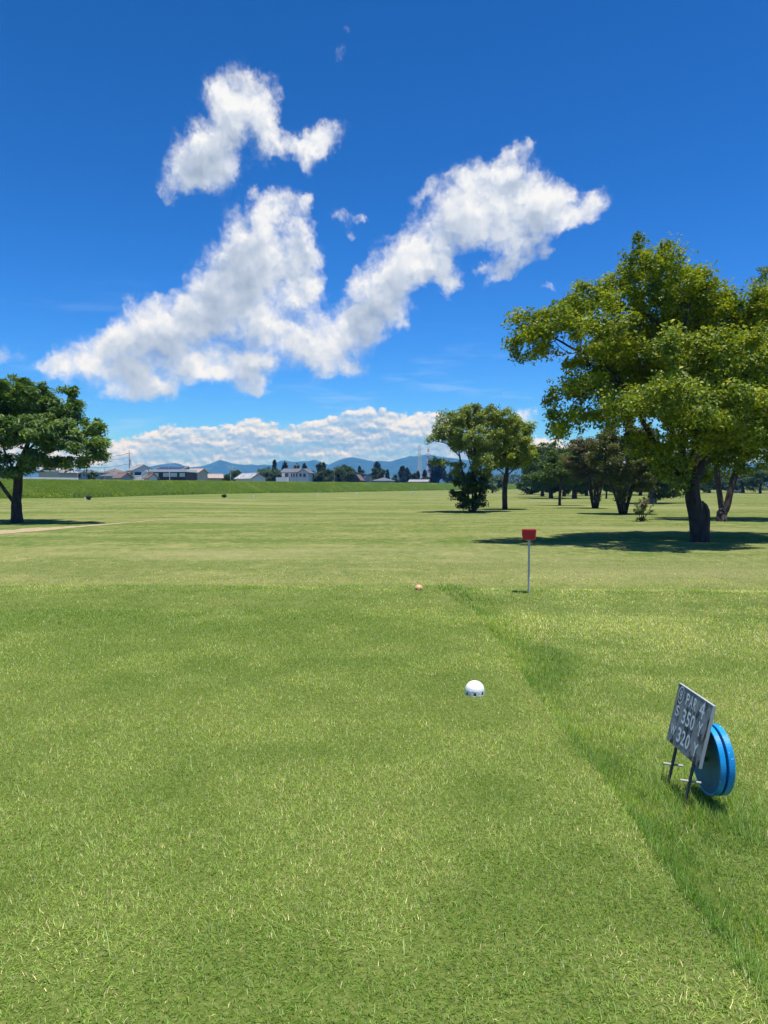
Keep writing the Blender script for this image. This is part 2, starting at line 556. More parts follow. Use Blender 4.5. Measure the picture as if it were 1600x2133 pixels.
def lawn_mat():
    m, B = new_mat("lawn_turf")
    oc = B.n('ShaderNodeTexCoord').outputs['Object']
    zone = B.n('ShaderNodeAttribute', attribute_name='tint')
    sepz = B.n('ShaderNodeSeparateColor', {0: zone.outputs['Color']})
    n_fine = B.noise(oc, 38, 4, .7)
    n_tuft = B.noise(oc, 9, 4, .65)
    n_mid = B.noise(B.vmath('MULTIPLY', oc, (1.0, .6, 1)), 3.2, 4, .7)
    n_patch = B.noise(oc, .55, 6, .62)
    n_big = B.noise(B.vmath('MULTIPLY', oc, (.30, 1.0, 1)), .085, 5, .62)
    n_band = B.noise(B.vmath('MULTIPLY', oc, (.10, 1.0, 1)), .32, 5, .65)
    green = (.110, .158, .038)
    lime = (.196, .236, .076)
    straw = (.345, .300, .130)
    dark = (.065, .105, .024)
    c = B.mix(B.smooth(n_tuft, .34, .66), green, lime)
    c = B.mix(B.smooth(n_fine, .55, .80, 0, .55), c, straw)
    c = B.mix(B.smooth(n_fine, .46, .25, 0, .60), c, dark)
    c = B.mix(B.smooth(n_mid, .50, .66, 0, .62), c, (.31, .30, .120))
    c = B.mix(B.smooth(n_mid, .49, .34, 0, .68), c, (.075, .120, .026))
    c = B.mix(B.smooth(n_patch, .50, .70, 0, .55), c, straw)
    c = B.mix(B.smooth(n_patch, .48, .30, 0, .55), c, (.085, .142, .028))
    c = B.mix(B.smooth(n_big, .50, .62, 0, .65), c, (.270, .268, .118))
    c = B.mix(B.smooth(n_big, .49, .32, 0, .60), c, (.095, .150, .034))
    c = B.mix(B.smooth(n_band, .51, .64, 0, .46), c, (.265, .262, .100))
    c = B.mix(B.smooth(n_band, .48, .34, 0, .44), c, (.092, .142, .032))
    # R of the attribute: longer greener rough; G: dry turf; B: the thatch near the camera, darkened to paint shade into the gaps
    c = B.mix(B.math('MULTIPLY', sepz.outputs[0], .75), c, B.mix(n_tuft, (.095, .150, .028), (.150, .195, .042)))
    c = B.mix(B.math('MULTIPLY', sepz.outputs[1], .50), c, B.mix(n_tuft, (.25, .225, .095), (.33, .285, .14)))
    c = B.mix(B.math('MULTIPLY', sepz.outputs[2], .85), c, B.mix(B.smooth(n_fine, .35, .7), (.070, .115, .018), (.170, .200, .056)))
    df = B.n('ShaderNodeBsdfDiffuse', {'Color': c, 'Roughness': .8})
    bp = B.n('ShaderNodeBump', {'Strength': .55, 'Distance': .02, 'Height': B.math('ADD', n_fine, n_tuft)})
    B.t.links.new(bp.outputs[0], df.inputs['Normal'])
    finish(B, df.outputs[0])
    return m


def levee_mat():
    m, B = new_mat("levee_turf")
    oc = B.n('ShaderNodeTexCoord').outputs['Object']
    n1 = B.noise(oc, 1.6, 6, .7)
    n2 = B.noise(oc, .18, 5, .6)
    c = B.mix(B.smooth(n1, .35, .65), (.048, .092, .010), (.095, .150, .018))
    c = B.mix(B.smooth(n2, .5, .7, 0, .6), c, (.125, .175, .026))
    df = B.n('ShaderNodeBsdfDiffuse', {'Color': c, 'Roughness': .8})
    bp = B.n('ShaderNodeBump', {'Strength': .8, 'Distance': .4, 'Height': n1})
    B.t.links.new(bp.outputs[0], df.inputs['Normal'])
    finish(B, df.outputs[0])
    return m


def mountain_mat():
    m, B = new_mat("forested_slopes")
    oc = B.n('ShaderNodeTexCoord').outputs['Object']
    n1 = B.noise(oc, .012, 6, .65)
    c = B.mix(B.smooth(n1, .35, .65), (.018, .042, .020), (.045, .080, .030))
    df = B.n('ShaderNodeBsdfDiffuse', {'Color': c, 'Roughness': .8})
    bp = B.n('ShaderNodeBump', {'Strength': .6, 'Distance': 25, 'Height': n1})
    B.t.links.new(bp.outputs[0], df.inputs['Normal'])
    finish(B, df.outputs[0])
    return m


def sand_mat():
    m, B = new_mat("sandy_soil")
    oc = B.n('ShaderNodeTexCoord').outputs['Object']
    n1 = B.noise(oc, 3.0, 7, .7)
    n2 = B.noise(oc, 30.0, 4, .7)
    c = B.mix(B.smooth(n1, .3, .7), (.30, .235, .13), (.44, .36, .23))
    c = B.mix(B.smooth(n2, .55, .75, 0, .5), c, (.28, .24, .11))
    c = B.mix(B.smooth(n1, .58, .70, 0, .75), c, (.16, .17, .05))
    df = B.n('ShaderNodeBsdfDiffuse', {'Color': c, 'Roughness': .8})
    finish(B, df.outputs[0])
    return m


M = {}
M['lawn'] = lawn_mat()
M['levee'] = levee_mat()
M['mountain'] = mountain_mat()
M['sand'] = sand_mat()
M['blade'] = leafy("grass_blade", trans=.40, gloss=.03, rough=.5, boost=1.66)
M['leaf'] = leafy("tree_leaf", trans=.27, gloss=.02, rough=.5, boost=1.22)
M['needle'] = leafy("conifer_needle", trans=.15, gloss=.02)
M['bark'] = bark_mat("dark_bark", (.040, .032, .025), (.085, .072, .058))
M['bark_grey'] = bark_mat("grey_bark", (.17, .155, .135), (.31, .29, .26), 5.0)

# ------------------------------------------------------------------ ground
def axis(lo, hi, fine, growth, start=0.0):
    out = [start]
    s = fine
    while out[-1] < hi:
        out.append(out[-1] + s); s *= growth
    neg = [start]
    s = fine
    while neg[-1] > lo:
        neg.append(neg[-1] - s); s *= growth
    return np.array(sorted(set(neg[1:] + out)))


def zones(x, y):
    """rough, dry and thatch shares of the turf"""
    edge = 11.75
    tee = (1 - smoothstep(1.10, 1.25, x)) * (1 - smoothstep(edge - .3, edge + .2, y))
    rough = .8 * smoothstep(1.15, 1.3, x) * (1 - smoothstep(1.5, 2.0, x)) * (1 - smoothstep(edge, edge + .6, y))
    rough = np.maximum(rough, .25 * (1 - smoothstep(edge + .2, edge + .9, y)) * smoothstep(edge - .9, edge - .2, y))
    # strip of longer grass before the levee
    dl = (y - (117 + (x + 61) / .447)) * .41
    rough = np.maximum(rough, .55 * smoothstep(-26, -14, dl))
    dry = np.clip(smoothstep(edge + .6, edge + 2.6, y) * (1 - smoothstep(14, 22, y)) * (.15 + .9 * fbm(x / 3.0, y / 1.6, 19, 3)), 0, 1)
    dry = np.maximum(dry, .9 * smoothstep(.95, 1.12, x) * (1 - smoothstep(1.12, 1.2, x)) * (y < edge) * (vnoise(x * 3, y * 1.1, 8) > .42))
    near = 1 - smoothstep(6.0, 17.0, y)
    return rough, dry, near


xs = axis(-8200, 8200, .11, 1.075)
ys = axis(-400, 8200, .12, 1.045, 2.0)
GX, GY = np.meshgrid(xs, ys)
gz = terrain(GX, GY)
nx, ny = len(xs), len(ys)
gv = np.stack([GX.ravel(), GY.ravel(), gz.ravel()], 1)
ii, jj = np.meshgrid(np.arange(nx - 1), np.arange(ny - 1))
a_ = (jj * nx + ii).ravel()
gl = np.stack([a_, a_ + 1, a_ + nx + 1, a_ + nx], 1)
zr, zd, zn = zones(GX.ravel(), GY.ravel())
ground = link("ground", np_mesh("ground", gv, gl, np.full(len(gl), 4), True, np.stack([zr, zd, zn], 1)), M['lawn'])
tag(ground, "mown green lawn of the golf course stretching to the trees", "lawn", kind="structure")

# ---- levee
LDIR = Vector((.447, 1.0, 0)).normalized()
LNOR = Vector((-1.0, .447, 0)).normalized()


def levee_pt(Y, across, z):
    return Vector((-61 + .447 * (Y - 117), Y, 0)) + LNOR * across + Vector((0, 0, z))


prof = [(-.6, -.7), (0, -.30), (1.3, .45), (3.2, 1.45), (5.0, 2.28), (6.0, 2.66), (6.8, 2.78), (8.5, 2.82), (10.6, 2.78), (14, 1.5), (17.5, -.3), (18.2, -.8)]
lys = np.arange(-140, 900, 2.2)
lv, rows = [], len(prof)
for Y in lys:
    for k, (ac, z) in enumerate(prof):
        p = levee_pt(Y, ac, z)
        wob = (fbm(np.array([Y * .12]), np.array([k * .6]), 31, 3)[0] - .5)
        if 1 < k < rows - 2:
            p.z += wob * .30
        p += LNOR * (wob * .7)
        lv.append(p)
lf = []
for i in range(len(lys) - 1):
    for k in range(rows - 1):
        a = i * rows + k
        lf.append((a, a + 1, a + rows + 1, a + rows))
lv = np.array([tuple(p) for p in lv])
levee = link("levee", np_mesh("levee", lv, np.array(lf), np.full(len(lf), 4), True), M['levee'])
tag(levee, "long grassy river levee along the back of the course", "levee", kind="structure")

# ---- sandy path beside the left tree
pc = [(-420, 1150, 24), (-250, 1128, 18), (-100, 1114, 13), (0, 1109, 9.5), (60, 1104.5, 7.5), (110, 1100.5, 5.0), (160, 1097, 3.0), (210, 1093, 2.2), (260, 1089, 1.6),
      (310, 1085, 1.1), (350, 1082, .7)]
pc = np.array(pc, float)
tt = np.linspace(0, len(pc) - 1, 130)
pu = np.interp(tt, range(len(pc)), pc[:, 0]); pv_ = np.interp(tt, range(len(pc)), pc[:, 1]); pw_ = np.interp(tt, range(len(pc)), pc[:, 2])
pvts, pfs = [], []
for i in range(len(tt)):
    jt = (fbm(np.array([tt[i] * 2.3]), np.array([.5]), 4, 3)[0] - .5)
    jb = (fbm(np.array([tt[i] * 2.3]), np.array([9.5]), 4, 3)[0] - .5)
    for f in (-1, -.5, 0, .5, 1):
        off = f * .5 + (jt if f < 0 else jb) * .55 * abs(f)
        p = on_ground(pu[i], pv_[i] + off * pw_[i])
        z = tz(p.x, p.y)
        pvts.append((p.x, p.y, z + .012))
for i in range(len(tt) - 1):
    for k in range(4):
        a = i * 5 + k
        pfs.append((a, a + 1, a + 6, a + 5))
path = link("path", np_mesh("path", np.array(pvts), np.array(pfs), np.full(len(pfs), 4), True), M['sand'])
tag(path, "worn sandy path curving past the tree with the forked trunk", "path", kind="structure")

# ---- mountains
RIDGE = [(-1400, 970), (-900, 955), (-500, 968), (-200, 975), (0, 978), (100, 980), (150, 977), (200, 982), (250, 983), (309, 973), (333, 967.5), (346, 966), (356, 965.5), (366, 964.5),
         (376, 967), (392, 974), (402, 973), (422, 971), (445, 963.5), (459, 957), (470, 961), (481, 965), (504, 967.5), (513, 968.5), (524, 966.5), (538, 970), (552, 967),
         (565, 970), (582, 960), (595, 958), (607, 962), (620, 961.5), (635, 960), (645, 961), (655, 957), (667, 962), (685, 968), (702, 960), (718, 955), (732, 951.5), (752, 955),
         (777, 961), (790, 959.5), (812, 961), (825, 958), (835, 955), (845, 953), (855, 949), (865, 951.5), (880, 948), (890, 946.5), (915, 951), (950, 955), (1000, 962), (1050, 968), (1100, 974),
         (1200, 976), (1300, 978), (1400, 974), (1500, 969), (1560, 965), (1600, 969), (1700, 974), (1900, 965), (2200, 972), (2700, 960), (3300, 972)]
MY = 5600.0
rx = np.array([at_y(u, v, MY).x for u, v in RIDGE]); rz_ = np.array([at_y(u, v, MY).z for u, v in RIDGE])
mx = np.linspace(rx[0], rx[-1], 560)
my = np.linspace(-1500, 1500, 41)
MXg, MYg = np.meshgrid(mx, my)
prof_h = np.interp(mx, rx, rz_) + 3.5 * (fbm(mx / 60, mx * 0, 77, 3) - .5)
tdepth = 1 - np.abs(MYg) / 1500.0
shape = tdepth ** 1.25
ridg = 1 - np.abs(2 * fbm(MXg / 420 + MYg / 900, MYg / 1300, 55, 4) - 1)
hz = prof_h[None, :] * (shape * (1 - .42 * (1 - tdepth) * 2.0 * (1 - ridg) * (tdepth < .995)))
hz = np.where(tdepth <= 0.001, -4.0, hz - 1.0 * (1 - tdepth))
mv = np.stack([MXg.ravel(), (MYg + MY).ravel(), hz.ravel()], 1)
n1, n2 = len(mx), len(my)
ii, jj = np.meshgrid(np.arange(n1 - 1), np.arange(n2 - 1))
a_ = (jj * n1 + ii).ravel()
mountains = link("mountains", np_mesh("mountains", mv, np.stack([a_, a_ + 1, a_ + n1 + 1, a_ + n1], 1), np.full(len(a_), 4), True), M['mountain'])
tag(mountains, "blue forested mountain range on the horizon", "mountains", kind="structure")

# ---- the air between here and the mountains
bm = bmesh.new()
bm_box(bm, (0, 4000, 160), (17600, 9600, 340))
hm, B = new_mat("haze_air")
pvn = B.n('ShaderNodeVolumePrincipled', {'Color': (.075, .34, 1.0, 1), 'Density': 1.9e-4, 'Absorption Color': (1, 1, 1, 1), 'Anisotropy': 0.0})
out = B.n('ShaderNodeOutputMaterial')
B.t.links.new(pvn.outputs[0], out.inputs['Volume'])
haze = link("haze", bm_mesh("haze", bm), hm)
tag(haze, "thin blue summer haze in the air", "haze", kind="stuff")

# ------------------------------------------------------------------ grass blades
def blades(x, y, z, length, width, lean, az, col, name):
    """one mesh of bent tapering blades; lean is the tilt from upright in radians"""
    n = len(x)
    hx, hy = np.cos(az), np.sin(az)
    sx, sy = -hy, hx
    l1 = length * .55
    l2 = length * .45
    a1 = lean * .75
    a2 = np.minimum(lean * 1.35, 1.75)
    bx, by, bz = x, y, z - .004
    mx_, my_, mz_ = bx + hx * np.sin(a1) * l1, by + hy * np.sin(a1) * l1, bz + np.cos(a1) * l1
    tx, ty, tz_ = mx_ + hx * np.sin(a2) * l2, my_ + hy * np.sin(a2) * l2, mz_ + np.cos(a2) * l2
    w = width * .5
    V = np.empty((n, 5, 3), np.float32)
    V[:, 0] = np.stack([bx - sx * w, by - sy * w, bz], 1)
    V[:, 1] = np.stack([bx + sx * w, by + sy * w, bz], 1)
    V[:, 2] = np.stack([mx_ + sx * w * .85, my_ + sy * w * .85, mz_], 1)
    V[:, 3] = np.stack([mx_ - sx * w * .85, my_ - sy * w * .85, mz_], 1)
    V[:, 4] = np.stack([tx, ty, tz_], 1)
    base = (np.arange(n) * 5)[:, None]
    L = np.concatenate([base + np.array([[0, 1, 2, 3]]), base + np.array([[3, 2, 4]])], 1)
    S = np.tile([4, 3], n)
    C = np.repeat(col, 5, axis=0)
    return np_mesh(name, V.reshape(-1, 3), L, S, False, C)


def slivers(x, y, z, length, width, lean, az, col, name):
    """the same turf farther off: each blade one slim triangle"""
    n = len(x)
    hx, hy = np.cos(az), np.sin(az)
    sx, sy = -hy, hx
    w = width * .5
    V = np.empty((n, 3, 3), np.float32)
    V[:, 0] = np.stack([x - sx * w, y - sy * w, z - .004], 1)
    V[:, 1] = np.stack([x + sx * w, y + sy * w, z - .004], 1)
    V[:, 2] = np.stack([x + hx * np.sin(lean) * length, y + hy * np.sin(lean) * length, z + np.cos(lean) * length], 1)
    L = np.arange(n * 3)
    return np_mesh(name, V.reshape(-1, 3), L, np.full(n, 3), False, np.repeat(col, 3, axis=0))


def join_np(a, b):
    """b's geometry added to mesh a (both made here)"""
    bm_ = bmesh.new(); bm_.from_mesh(a); bm_.from_mesh(b); bm_.to_mesh(a); bm_.free()
    bpy.data.meshes.remove(b)
    return a


def blade_colors(n, green, lime, straw, p_lime, p_straw, patch):
    r = rng.random(n)
    c = np.tile(np.array(green), (n, 1))
    f = np.clip(rng.random(n) * 1.1 * p_lime + (patch - .5) * 1.3, 0, 1)[:, None]
    c = c * (1 - f) + np.array(lime) * f
    s = (r < p_straw * np.clip(.15 + 2.6 * (patch - .30), .15, 3.0))[:, None]
    st = np.array(straw) * (.65 + .6 * rng.random(n))[:, None]
    c = np.where(s, st, c)
    return c * (.42 + 1.10 * rng.random(n))[:, None]


def scatter(bands, x_margin=1.5):
    """points over the ground in front of the camera, thinner with distance"""
    X, Y, Wd = [], [], []
    for (y0, y1, dens) in bands:
        hw1 = y1 * .53 + x_margin
        n = int((y1 - y0) * 2 * hw1 * dens)
        yy = y0 + (y1 - y0) * rng.random(n)
        xx = (rng.random(n) * 2 - 1) * hw1
        k = np.abs(xx) < yy * .53 + x_margin - .9 * rng.random(n) ** 2      # ragged, no line where the blades end
        if y0 >= 9.5:      # thin out gradually, no line where the blades end
            k &= rng.random(n) < ((22.0 - yy) / 12.5) ** 1.6
        X.append(xx[k]); Y.append(yy[k])
    return np.concatenate(X), np.concatenate(Y)


TEE_EDGE = 11.75
bx, by = scatter([(1.75, 2.6, 13500), (2.6, 3.6, 20500), (3.6, 5, 16000), (5, 7, 8800), (7, 9.5, 4700), (9.5, 22, 1600)], 1.75)
n0 = len(bx)
edge_wob = 1.18 + .05 * (vnoise(by * 2.3, by * 0, 12) - .5) + .03 * (vnoise(by * 7.0, by * 0, 13) - .5) - .30 * smoothstep(8.5, 11.6, by)
in_rough = (bx > edge_wob) & (by < TEE_EDGE + .3)
sfrac = smoothstep(.30, -.32, bx + .9 * (fbm(bx / .35, by / .55, 15, 4) - .5) - 1.50 - .25 * (vnoise(by * .9, by * 0, 14) - .5))
tuft = np.exp(-((bx - 1.62) ** 2 / .28 ** 2 + (by - 3.80) ** 2 / .42 ** 2))
rim = smoothstep(.30, .10, bx - edge_wob)
strip = in_rough & (rng.random(n0) < np.maximum(np.maximum(.9 * sfrac, .9 * tuft), .97 * rim))
lip = (by > TEE_EDGE - .7) & (by < TEE_EDGE + .3)
patch = .55 * fbm(bx / .55, by / .55, 41, 3) + .45 * fbm(bx / 2.2 + 7, by / 2.2, 42, 3)
patch = np.clip(.5 + (patch - .5) * 2.9, 0, 1)
clump = fbm(bx / .10, by / .10, 43, 2)
far = smoothstep(4, 14, by)
n = len(bx)
length = (.017 + .016 * rng.random(n)) * (.75 + .6 * clump)
lean = .60 + .90 * rng.random(n)
width = (.0019 + .0010 * rng.random(n))
# right of the tee the grass stands longer
lr = rng.random(n)
length = np.where(in_rough, (.022 + .018 * rng.random(n)) * (.7 + .7 * clump), length)
length = np.where(strip, (.026 + .030 * lr) * (.6 + .8 * clump), length)
length = length * (1 + 1.2 * tuft)
length = np.where(lip & ~strip, (.024 + .02 * lr), length)
lean = np.where(strip, .25 + .85 * rng.random(n), lean)
lean = np.where(in_rough & ~strip, .60 + .90 * rng.random(n), lean)
# stray long blades
stray = rng.random(n) < .0009
length = np.where(stray, .06 + .06 * rng.random(n), length)
width = np.where(stray, .0035, width)
grow_w = (1 + 2.4 * far) * np.where(by > 2.6, 1.35, 1.0)
width = width * grow_w
length = length * (1 + .35 * far)
az = rng.random(n) * 2 * np.pi
GREEN, LIME, STRAW = (.100, .185, .018), (.222, .305, .060), (.47, .42, .22)
dry_edge = smoothstep(.55, 1.05, bx) * (bx < edge_wob) * (by < 9.5)
patch = np.clip(patch + .25 * smoothstep(.5, -3.5, bx) * 0, 0, 1)
pt = np.clip(patch + .28 * dry_edge * (fbm(bx / .3, by / .5, 44, 2) > .45), 0, 1)
mid_green = smoothstep(4.2, 7.0, by) * (1 - smoothstep(10.6, 11.6, by)) * smoothstep(-6.5, -3.5, bx) * (1 - smoothstep(.1, 1.1, bx))  # middle of the tee, tinted towards the greener blades
pt = np.clip(pt - .24 * mid_green + .10 * smoothstep(3.6, 2.4, by), 0, 1)
colr = blade_colors(n, GREEN, LIME, STRAW, .75, .07, pt)
ns = int(strip.sum())
colr[strip] = blade_colors(ns, (.076, .165, .016), (.205, .300, .046), (.42, .38, .18), .65, .06, patch[strip])
pale = in_rough & ~strip
colr[pale] = blade_colors(int(pale.sum()), (.120, .200, .030), (.268, .345, .088), STRAW, .80, .12, patch[pale])
colr[stray] = np.array((.20, .30, .06)) * (.8 + .4 * rng.random(int(stray.sum())))[:, None]
bz = terrain(bx, by)
tee_sel = ~in_rough
for nm, sel, lab in (("grass", tee_sel, "short mown grass of the tee and the fairway before the camera"),
                     ("rough_grass", in_rough, "longer darker grass beside the edge of the tee")):
    nr, fr = sel & (by < 2.6), sel & (by >= 2.6)
    me = blades(bx[nr], by[nr], bz[nr], length[nr], width[nr], lean[nr], az[nr], colr[nr], nm)
    me = join_np(me, slivers(bx[fr], by[fr], bz[fr], length[fr], width[fr], np.minimum(lean[fr], 1.45), az[fr], colr[fr], nm + "_far"))
    o = link(nm, me, M['blade'])
    tag(o, lab, "grass", kind="stuff")

# tall grass on the levee
n = 110000
lY = 60 + (420 - 60) * rng.random(n) ** 1.35
ac = rng.random(n) ** .9 * 8.6 - .25
pz_ = np.interp(ac, [p[0] for p in prof], [p[1] for p in prof])
lx_ = -61 + .447 * (lY - 117) + LNOR.x * ac
ly_ = lY + LNOR.y * ac
cl = fbm(lY / 3.2, ac / 1.6, 61, 3)
ln = (.10 + .18 * rng.random(n)) * (.35 + 1.3 * cl) * np.where(ac < .8, 2.2, 1.0)
colL = blade_colors(n, (.056, .112, .008), (.175, .240, .022), (.30, .32, .08), .8, .03, np.clip(.5 + (cl - .5) * 2, 0, 1))
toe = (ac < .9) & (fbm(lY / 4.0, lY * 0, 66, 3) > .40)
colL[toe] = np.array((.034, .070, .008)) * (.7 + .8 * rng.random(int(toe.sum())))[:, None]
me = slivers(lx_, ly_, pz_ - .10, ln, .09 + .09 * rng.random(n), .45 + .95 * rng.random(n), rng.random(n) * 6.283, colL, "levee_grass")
o = link("levee_grass", me, M['blade'])
tag(o, "tall uncut grass covering the levee slope", "grass", kind="stuff")


# ------------------------------------------------------------------ trees
def resample(path, step):
    out = [np.array(path[0], float)]
    for a, b in zip(path[:-1], path[1:]):
        a = np.array(a, float); b = np.array(b, float)
        k = max(1, int(round(np.linalg.norm(b - a) / step)))
        for i in range(1, k + 1):
            out.append(a + (b - a) * i / k)
    return out


def grow(paths, lobes, n_attr, step, kill, rg, iters=140, shell=.45, gravity=0.0):
    """branches that grow towards points spread through the crown"""
    pos, par = [], []
    for path in paths:
        pts = resample(path, step)
        if pos:
            d = np.linalg.norm(np.array(pos) - pts[0], axis=1)
            last = int(d.argmin())
            pts = pts[1:] if d.min() < step * .6 else pts
        else:
            last = -1
        for i, p in enumerate(pts):
            jit = rg.normal(0, step * .10, 3) if (last >= 0) else 0
            pos.append(p + jit); par.append(last); last = len(pos) - 1
    vol = np.array([(l[3] * l[4] * l[5]) ** .75 for l in lobes])
    cnt = np.maximum(4, (n_attr * vol / vol.sum())).astype(int)
    A = []
    for l, c in zip(lobes, cnt):
        d = rg.normal(size=(c, 3)); d /= np.linalg.norm(d, axis=1)[:, None]
        r = rg.random(c) ** shell
        ragged = 1 + .22 * rg.normal(size=c) * (rg.random(c) < .5)
        A.append(np.array(l[:3]) + d * (r * ragged)[:, None] * np.array(l[3:6]))
    A = np.concatenate(A)
    P = np.zeros((60000, 3)); P[:len(pos)] = pos
    npn = len(pos)
    kids = {}
    D = np.linalg.norm(A[:, None, :] - P[None, :npn, :], axis=2)
    near = D.argmin(1); nd = D.min(1)
    alive = nd > kill
    for it in range(iters):
        idx = np.nonzero(alive)[0]
        if len(idx) == 0:
            break
        dirs = A[idx] - P[near[idx]]
        dirs /= np.linalg.norm(dirs, axis=1)[:, None] + 1e-9
        acc = {}
        u, inv = np.unique(near[idx], return_inverse=True)
        S = np.zeros((len(u), 3)); np.add.at(S, inv, dirs)
        new = []
        for k, nid in enumerate(u):
            c = kids.get(nid, 0)
            if c >= 3:
                alive[idx[inv == k]] = False
                continue
            d = S[k] + rg.normal(0, .25, 3) + np.array([0, 0, -gravity])
            d /= np.linalg.norm(d) + 1e-9
            kids[nid] = c + 1
            new.append((P[nid] + d * step, nid))
        if not new or npn + len(new) > 59000:
            break
        s0 = npn
        for p, q in new:
            P[npn] = p; par.append(q); npn += 1
        idx = np.nonzero(alive)[0]
        if len(idx) == 0:
            break
        D = np.linalg.norm(A[idx][:, None, :] - P[None, s0:npn, :], axis=2)
        m = D.min(1); am = D.argmin(1) + s0
        better = m < nd[idx]
        near[idx[better]] = am[better]; nd[idx[better]] = m[better]
        alive[idx[nd[idx] < kill]] = False
    return P[:npn].copy(), np.array(par)


def branch_mesh(name, P, par, r_base, r_tip=.008, expo=2.4, flare=1.35, min_r=0.0, smooth_paths=2):
    n = len(P)
    acc = np.zeros(n)
    children = [[] for _ in range(n)]
    for i in range(n):
        if par[i] >= 0:
            children[par[i]].append(i)
    for i in range(n - 1, -1, -1):
        if not children[i]:
            acc[i] = 1.0
        if par[i] >= 0:
            acc[par[i]] += acc[i]
    R = r_tip * acc ** (1 / expo)
    R = R * 1.0
    k = math.log(r_base / r_tip) / math.log(max(acc[0], 2.0))
    R = r_tip * acc ** k
    # root flare
    z0 = 0.0
    hgt = np.clip((P[:, 2] - z0) / (r_base * 3.0), 0, 1)
    for i in range(n):
        if R[i] > .55 * r_base:
            R[i] *= 1 + (flare - 1) * (1 - hgt[i]) ** 2
    # smooth the kinks
    Q = P.copy()
    for _ in range(smooth_paths):
        Q2 = Q.copy()
        for i in range(1, n):
            if children[i]:
                c = max(children[i], key=lambda j: acc[j])
                Q2[i] = .5 * Q[i] + .25 * (Q[par[i]] + Q[c])
        Q = Q2
    verts, faces = [], []
    starts = [0] + [c for i in range(n) for c in sorted(children[i], key=lambda j: -acc[j])[1:]]
    for s in starts:
        chain = [s]
        while children[chain[-1]]:
            chain.append(max(children[chain[-1]], key=lambda j: acc[j]))
        if par[s] >= 0:
            pts = [Q[par[s]]] + [Q[c] for c in chain]
            rad = [min(R[s] * 1.15, R[par[s]])] + [R[c] for c in chain]
        else:
            pts = [Q[c] for c in chain]; rad = [R[c] for c in chain]
        if len(pts) < 2 or max(rad) < min_r:
            continue
        rm = max(rad)
        seg = 12 if rm > .12 else (7 if rm > .04 else (5 if rm > .018 else 3))
        up = np.array([.31, .95, .05])
        b0 = len(verts)
        for i, p in enumerate(pts):
            t = pts[min(i + 1, len(pts) - 1)] - pts[max(i - 1, 0)]
            t = t / (np.linalg.norm(t) + 1e-9)
            a = np.cross(t, up); a /= np.linalg.norm(a) + 1e-9
            b = np.cross(t, a)
            up = -np.cross(t, a) if False else b
            up = up if abs(np.dot(up, t)) < .9 else np.array([1., 0, 0])
            up = -np.cross(a, t) * -1 if False else up
            for k2 in range(seg):
                th = 2 * math.pi * k2 / seg
                rr = rad[i]
                if rr > .10:
                    rr *= 1 + .10 * math.sin(3 * th + p[2] * 1.3) + .06 * math.sin(7 * th + 2.1 * p[2])
                verts.append(p + (a * math.cos(th) + b * math.sin(th)) * rr)
            up = np.array([.31, .95, .05]) if abs(np.dot(t, np.array([.31, .95, .05]))) < .93 else np.array([1., 0, 0.2])
        for i in range(len(pts) - 1):
            for k2 in range(seg):
                k3 = (k2 + 1) % seg
                faces.append((b0 + i * seg + k2, b0 + i * seg + k3, b0 + (i + 1) * seg + k3, b0 + (i + 1) * seg + k2))
    f = np.array(faces)
    return np_mesh(name, np.array(verts), f, np.full(len(f), 4), True), R, children, Q


def frames(nrm, rg):
    n = len(nrm)
    r = rg.normal(size=(n, 3))
    t = np.cross(nrm, r); t /= np.linalg.norm(t, axis=1)[:, None] + 1e-9
    return t, np.cross(nrm, t)


def leaf_mesh(name, C, nrm, t, b, ln, wd, col, fold=.18):
    """kite shaped leaves with a fold along the middle"""
    n = len(C)
    V = np.empty((n, 4, 3), np.float32)
    V[:, 0] = C - t * (ln * .5)[:, None]
    V[:, 1] = C + b * (wd * .5)[:, None] + nrm * (wd * fold)[:, None] - t * (ln * .05)[:, None]
    V[:, 2] = C + t * (ln * .5)[:, None]
    V[:, 3] = C - b * (wd * .5)[:, None] + nrm * (wd * fold)[:, None] - t * (ln * .05)[:, None]
    base = (np.arange(n) * 4)[:, None]
    L = np.concatenate([base + np.array([[0, 1, 2]]), base + np.array([[0, 2, 3]])], 1)
    return np_mesh(name, V.reshape(-1, 3), L, np.full(2 * n, 3), False, np.repeat(col, 4, axis=0))


